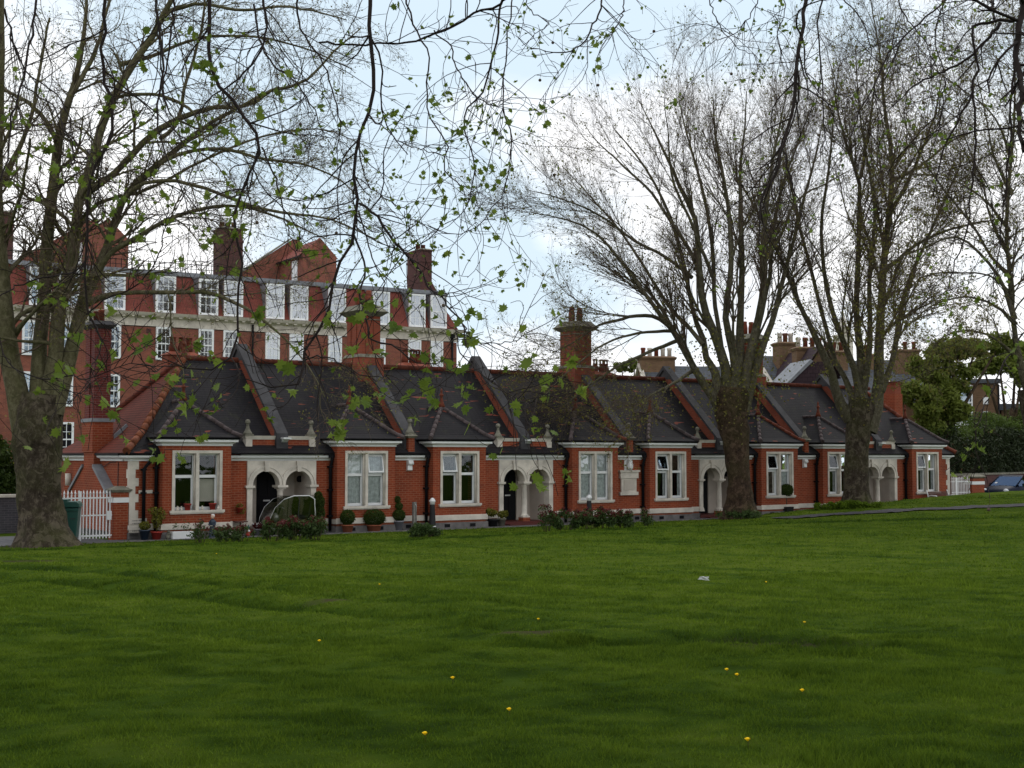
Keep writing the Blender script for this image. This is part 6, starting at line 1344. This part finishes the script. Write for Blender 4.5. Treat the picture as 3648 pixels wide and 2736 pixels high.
H1=[H1a,
 (7.9,7.2,[(181,590,4),(150,592,4),(115,596,3.6),(51,612,3.2),(0,642,3),(-40,680,2.5)]),
 (7.8,7.,[(187,680,3.5),(228,645,3),(274,627,3),(330,578,3),(352,520,2.6),(362,450,2.2),(373,400,1.6)]),
 (7.6,6.6,[(-30,650,3.4),(20,780,3),(40,800,3),(110,820,3),(160,815,3),(190,820,2.6),(240,800,2),(300,785,1.6),(345,800,1.4)]),
 (7.7,7.,[(221,740,3),(200,800,2.4),(185,840,2),(168,852,1.6)]),
 (8.2,7.4,[(80,-30,6),(70,60,5),(45,180,5),(25,260,4.6),(10,360,4),(-20,430,3)]),
 (8.4,7.6,[(45,180,3.4),(110,230,3),(150,290,2.6),(190,330,2.2),(205,380,1.8)]),
 (8,7.4,[(10,20,5),(40,120,4),(60,160,3.6),(120,200,3),(150,260,2.6),(155,350,2),(130,420,1.5)]),
 (9,8,[(330,-30,6),(343,60,5),(352,130,5),(345,200,4.6),(340,270,4),(352,310,3.2),(368,360,2.6),(400,430,2),(410,500,1.5)]),
 (8.6,8.2,[(380,-30,5),(372,60,4.6),(361,140,4),(350,190,4),(362,230,3.2),(380,260,2.4)]),
 (9,7.8,[(456,-30,9),(454,0,9),(451,99,8),(457,141,8),(474,191,8),(510,227,8),(543,273,7),(566,319,7),(540,362,6),(526,411,6),(510,461,6),(510,526,5.5),(524,580,5),(512,629,5),(512,726,5),(500,770,4.6),(480,792,4),(439,801,3.6),(374,786,3),(340,770,2)]),
 (8.4,7.6,[(566,319,4.5),(579,345,4),(602,411,3.4),(615,477,3),(630,520,2.4),(645,560,1.8)]),
 (8.2,7.2,[(372,786,2.8),(330,800,2.4),(300,765,2),(262,720,1.6),(225,700,1.2)]),
 (8.6,7.9,[(500,770,3),(515,800,3),(505,850,2.6),(470,880,2.2),(430,900,1.5)]),
 (9.2,8,[(800,-30,9),(798,0,9),(797,66,8.5),(806,132,8.5),(803,224,8),(783,280,7),(767,329,7),(767,395,6.5),(773,452,7),(764,493,6.5),(759,531,7),(726,581,6.5),(713,650,6),(699,693,6),(677,734,6),(657,756,5.5),(645,780,5),(671,811,4),(640,830,3.4),(580,838,3),(530,820,2.2)]),
 (8.8,7.4,[(777,440,6),(803,457,6),(841,507,5.5),(877,548,5),(912,589,4.5),(931,627,4.2),(959,644,4),(970,668,3.8),(1000,704,3.4),(1004,748,3)]),
 (7.5,6.2,[(985,705,2.8),(1000,770,2.6),(1060,820,2.2),(1100,850,2),(1125,872,1.8),(1160,862,1.4)]),
 (7.4,6.4,[(1000,700,2.6),(1020,735,2.6),(1060,740,2.2),(1110,738,2),(1145,716,1.6)]),
 (8.7,7.8,[(762,500,4.5),(784,562,4.5),(786,594,4.5),(778,638,4),(792,699,4),(800,734,4),(830,740,4),(863,759,3.4),(910,786,2.6),(950,780,1.8),(985,770,1.4)]),
 (8.7,7.8,[(775,455,3.6),(808,562,3),(830,616,2.6),(815,650,2.2),(800,690,1.6)]),
 (8.7,7.6,[(645,782,3.4),(700,770,3),(760,800,2.4),(820,815,2),(850,800,1.4)]),
 (9,8.2,[(548,10,5),(560,80,4.4),(590,140,4),(640,180,3.4),(680,240,2.6),(700,300,2)]),
 (9.2,8.4,[(640,-30,5),(650,60,4.2),(690,120,3.8),(720,200,3),(735,280,2.4),(728,340,1.6)]),
 (9.3,8.6,[(566,-20,6),(575,60,5),(545,140,4.6),(500,180,4),(450,215,3),(420,260,2)]),
 (9.6,8.6,[(690,92,4.5),(734,97,4.5),(826,94,4.5),(885,92,4.6),(938,76,4.8),(991,49,5),(1043,20,5.2),(1083,5,6),(1090,-40,7)]),
 (9.4,8.2,[(1083,5,5),(1081,30,5),(1073,82,4.6),(1063,132,4.4),(1043,197,4),(1010,230,3.6),(1002,263,3.4),(1007,296,3.2),(1020,329,3),(1024,378,2.8),(1014,431,2.4),(991,467,2),(958,484,1.4)]),
 (9.3,7.6,[(1110,-20,3.4),(1099,49,3.2),(1092,148,3.2),(1086,230,3),(1099,280,3),(1103,345,2.8),(1089,405,2.6),(1063,451,2.2),(1040,480,2),(984,507,1.6),(925,484,1.2)]),
 (9.3,8,[(877,-30,4.5),(877,0,4.2),(892,49,4),(909,86,3.8),(925,115,3.4),(922,181,3.4),(925,237,3.2),(945,283,3),(965,319,3),(958,365,2.8),(980,390,2.4),(1004,408,2)]),
 (9.2,8,[(938,66,3.4),(971,99,3.2),(985,140,3),(997,164,2.8),(1030,211,2.2),(1065,228,1.6),(1100,222,1.2)]),
 (9,8,[(793,253,2.6),(835,280,2.4),(870,310,2.2),(915,325,2),(955,333,1.5)]),
 (9,8,[(765,380,2.4),(820,420,2.2),(870,455,2),(905,480,1.4)]),
 (9.4,8.6,[(1280,-40,4.4),(1300,0,4),(1284,49,3.8),(1254,95,3.2),(1205,115,2.6),(1149,102,1.6)]),
 (9.4,8.8,[(1343,-30,3),(1346,30,2.6),(1330,60,2.2),(1316,85,1.6)]),
 (9.4,8.8,[(1130,-30,2.6),(1150,30,2.4),(1185,50,2),(1160,70,1.6),(1130,100,1.2)])]
overhead('plane tree overhead, dark drooping boughs with fresh leaves across the left and middle sky',(-6.5,-2.5,.85),
 [((-6.5,-2.5,.7),.75),((-6.45,-2.4,2.),.6),((-6.3,-2.1,4.),.52),((-6.,-1.6,6.2),.45)],
 [[(-6.1,-1.8,5.6,.36),(-5.,1.5,7.6,.26),(-3.6,5,7.9,.16),tuple(at2(454,-160,9.2))+(.06,),tuple(at2(456,-30,9.))+(.03,)],
  [(-6.1,-1.8,5.2,.30),(-5.6,1.5,6.6,.2),tuple(at2(120,-200,8.2))+(.09,),tuple(at2(224,-40,8.))+(.026,)],
  [(-6.0,-1.5,5.9,.34),(-3.5,2.5,8.,.24),(-1.6,6,8.3,.15),tuple(at2(800,-190,9.4))+(.07,),tuple(at2(800,-30,9.2))+(.03,)],
  [(-3.5,2.5,8.,.18),(-1.2,5.5,7.9,.12),tuple(at2(1090,-200,9.8))+(.07,),tuple(at2(1090,-40,9.6))+(.03,)],
  [tuple(at2(1090,-200,9.8))+(.05,),tuple(at2(1200,-150,9.6))+(.03,),tuple(at2(1280,-40,9.4))+(.013,)],
  [tuple(at2(120,-200,8.2))+(.07,),tuple(at2(60,-120,8.2))+(.04,),tuple(at2(80,-30,8.2))+(.02,)],
  [tuple(at2(454,-160,9.2))+(.05,),tuple(at2(370,-110,9.1))+(.03,),tuple(at2(330,-30,9.))+(.018,)],
  [tuple(at2(800,-190,9.4))+(.05,),tuple(at2(700,-120,9.3))+(.03,),tuple(at2(640,-30,9.2))+(.016,)],
  [tuple(at2(1090,-200,9.8))+(.05,),tuple(at2(960,-110,9.5))+(.03,),tuple(at2(877,-30,9.3))+(.014,)]],
 H1,21,540,0,.08,.56)
H2h=[(9,8,[(1748,-40,9),(1740,0,8.5),(1733,55,8),(1727,110,8),(1718,183,7.5),(1707,249,7),(1693,311,6.5),(1678,366,6),(1649,420,5),(1645,475,4),(1640,530,2.5)]),
 (8.4,8,[(1693,329,4.5),(1711,395,4),(1725,440,3.4),(1733,475,2.4)]),
 (9.2,8.4,[(1782,-40,4.5),(1777,0,4),(1768,37,3.6),(1773,146,3.4),(1780,238,3),(1778,305,2.2),(1768,360,1.6)]),
 (9.5,8.4,[(2080,-40,4.6),(2044,0,4.2),(1978,55,4),(1916,121,3.8),(1894,175,3.4),(1857,238,2.8),(1840,300,2)]),
 (8.4,7.6,[(2215,-30,15),(2206,37,14),(2193,128,13),(2208,183,12),(2200,240,10),(2212,330,9)]),
 (8.4,8,[(2204,42,7),(2160,44,7),(2110,56,6.5),(2100,62,6),(2109,146,5.5),(2091,219,5),(2058,281,4.4),(2030,350,3),(2010,430,2)]),
 (8.5,8.1,[(2160,50,8),(2130,85,6.5),(2098,121,5.5),(2040,154,4.6),(1978,183,3.4),(1930,230,2)]),
 (8.5,7.9,[(2102,190,5),(2106,329,5),(2098,430,4),(2087,512,3.4),(2058,585,2.6),(2040,640,1.6)]),
 (8.3,7.8,[(2190,135,6),(2186,190,5),(2182,256,4.6),(2180,350,4),(2165,480,3.4),(2150,585,2.4),(2140,650,1.6)]),
 (9,8.2,[(2139,-40,5),(2142,0,5),(2150,37,5)]),
 (8.2,7.2,[(2235,680,4),(2200,735,3.6),(2165,790,3.2),(2135,860,2.8),(2107,921,1.6)]),
 (9,8.4,[(2044,-10,3),(2020,80,2.8),(2040,160,2.6),(2030,260,2.2),(2010,340,1.6)]),
 (9.2,8.6,[(1532,-30,2.8),(1532,0,2.6),(1550,48,2.4),(1572,84,2),(1600,105,1.6),(1640,125,1.2)]),
 (9.2,8.6,[(1650,-30,2.6),(1638,0,2.4),(1605,55,2.2),(1560,85,1.8),(1520,92,1.2)]),
 (9.1,8.5,[(1690,-30,2.4),(1695,30,2),(1680,70,1.6),(1690,120,1.2)]),
 (9,8.4,[(1800,-30,3),(1870,60,2.6),(1880,140,2.2),(1850,200,1.6)]),
 (8.8,8.,[(1925,-30,3.4),(1960,40,3),(2000,90,2.6),(2020,150,2)])]
overhead('plane tree overhead, grey bough and dark hanging branches crossing the top right sky',(7.6,1.0,.85),
 [((7.6,1.,.7),.62),((7.5,1.1,2.2),.48),((7.3,1.4,4.2),.4),((7.,1.9,6.2),.33)],
 [[(7.2,1.6,5.4,.27),(5.8,4.2,7.2,.2),tuple(at2(2215,-220,8.6))+(.11,),tuple(at2(2215,-30,8.4))+(.022,)],
  [(7.1,1.8,5.8,.25),(5.,4.5,7.6,.17),tuple(at2(1900,-260,9.4))+(.09,),tuple(at2(1748,-40,9.))+(.014,)],
  [tuple(at2(1900,-260,9.4))+(.07,),tuple(at2(1700,-150,9.4))+(.04,),tuple(at2(1532,-30,9.2))+(.006,)],
  [tuple(at2(1900,-260,9.4))+(.06,),tuple(at2(2040,-140,9.5))+(.03,),tuple(at2(2080,-40,9.5))+(.009,)],
  [tuple(at2(2215,-220,8.6))+(.05,),tuple(at2(2160,-120,8.9))+(.03,),tuple(at2(2139,-40,9))+(.009,)],
  [tuple(at2(2215,-60,8.4))+(.03,),tuple(at2(2330,300,8.2))+(.015,),tuple(at2(2300,600,8.2))+(.008,),tuple(at2(2235,680,8.2))+(.006,)]],
 H2h,22,220,0,.055,.55)
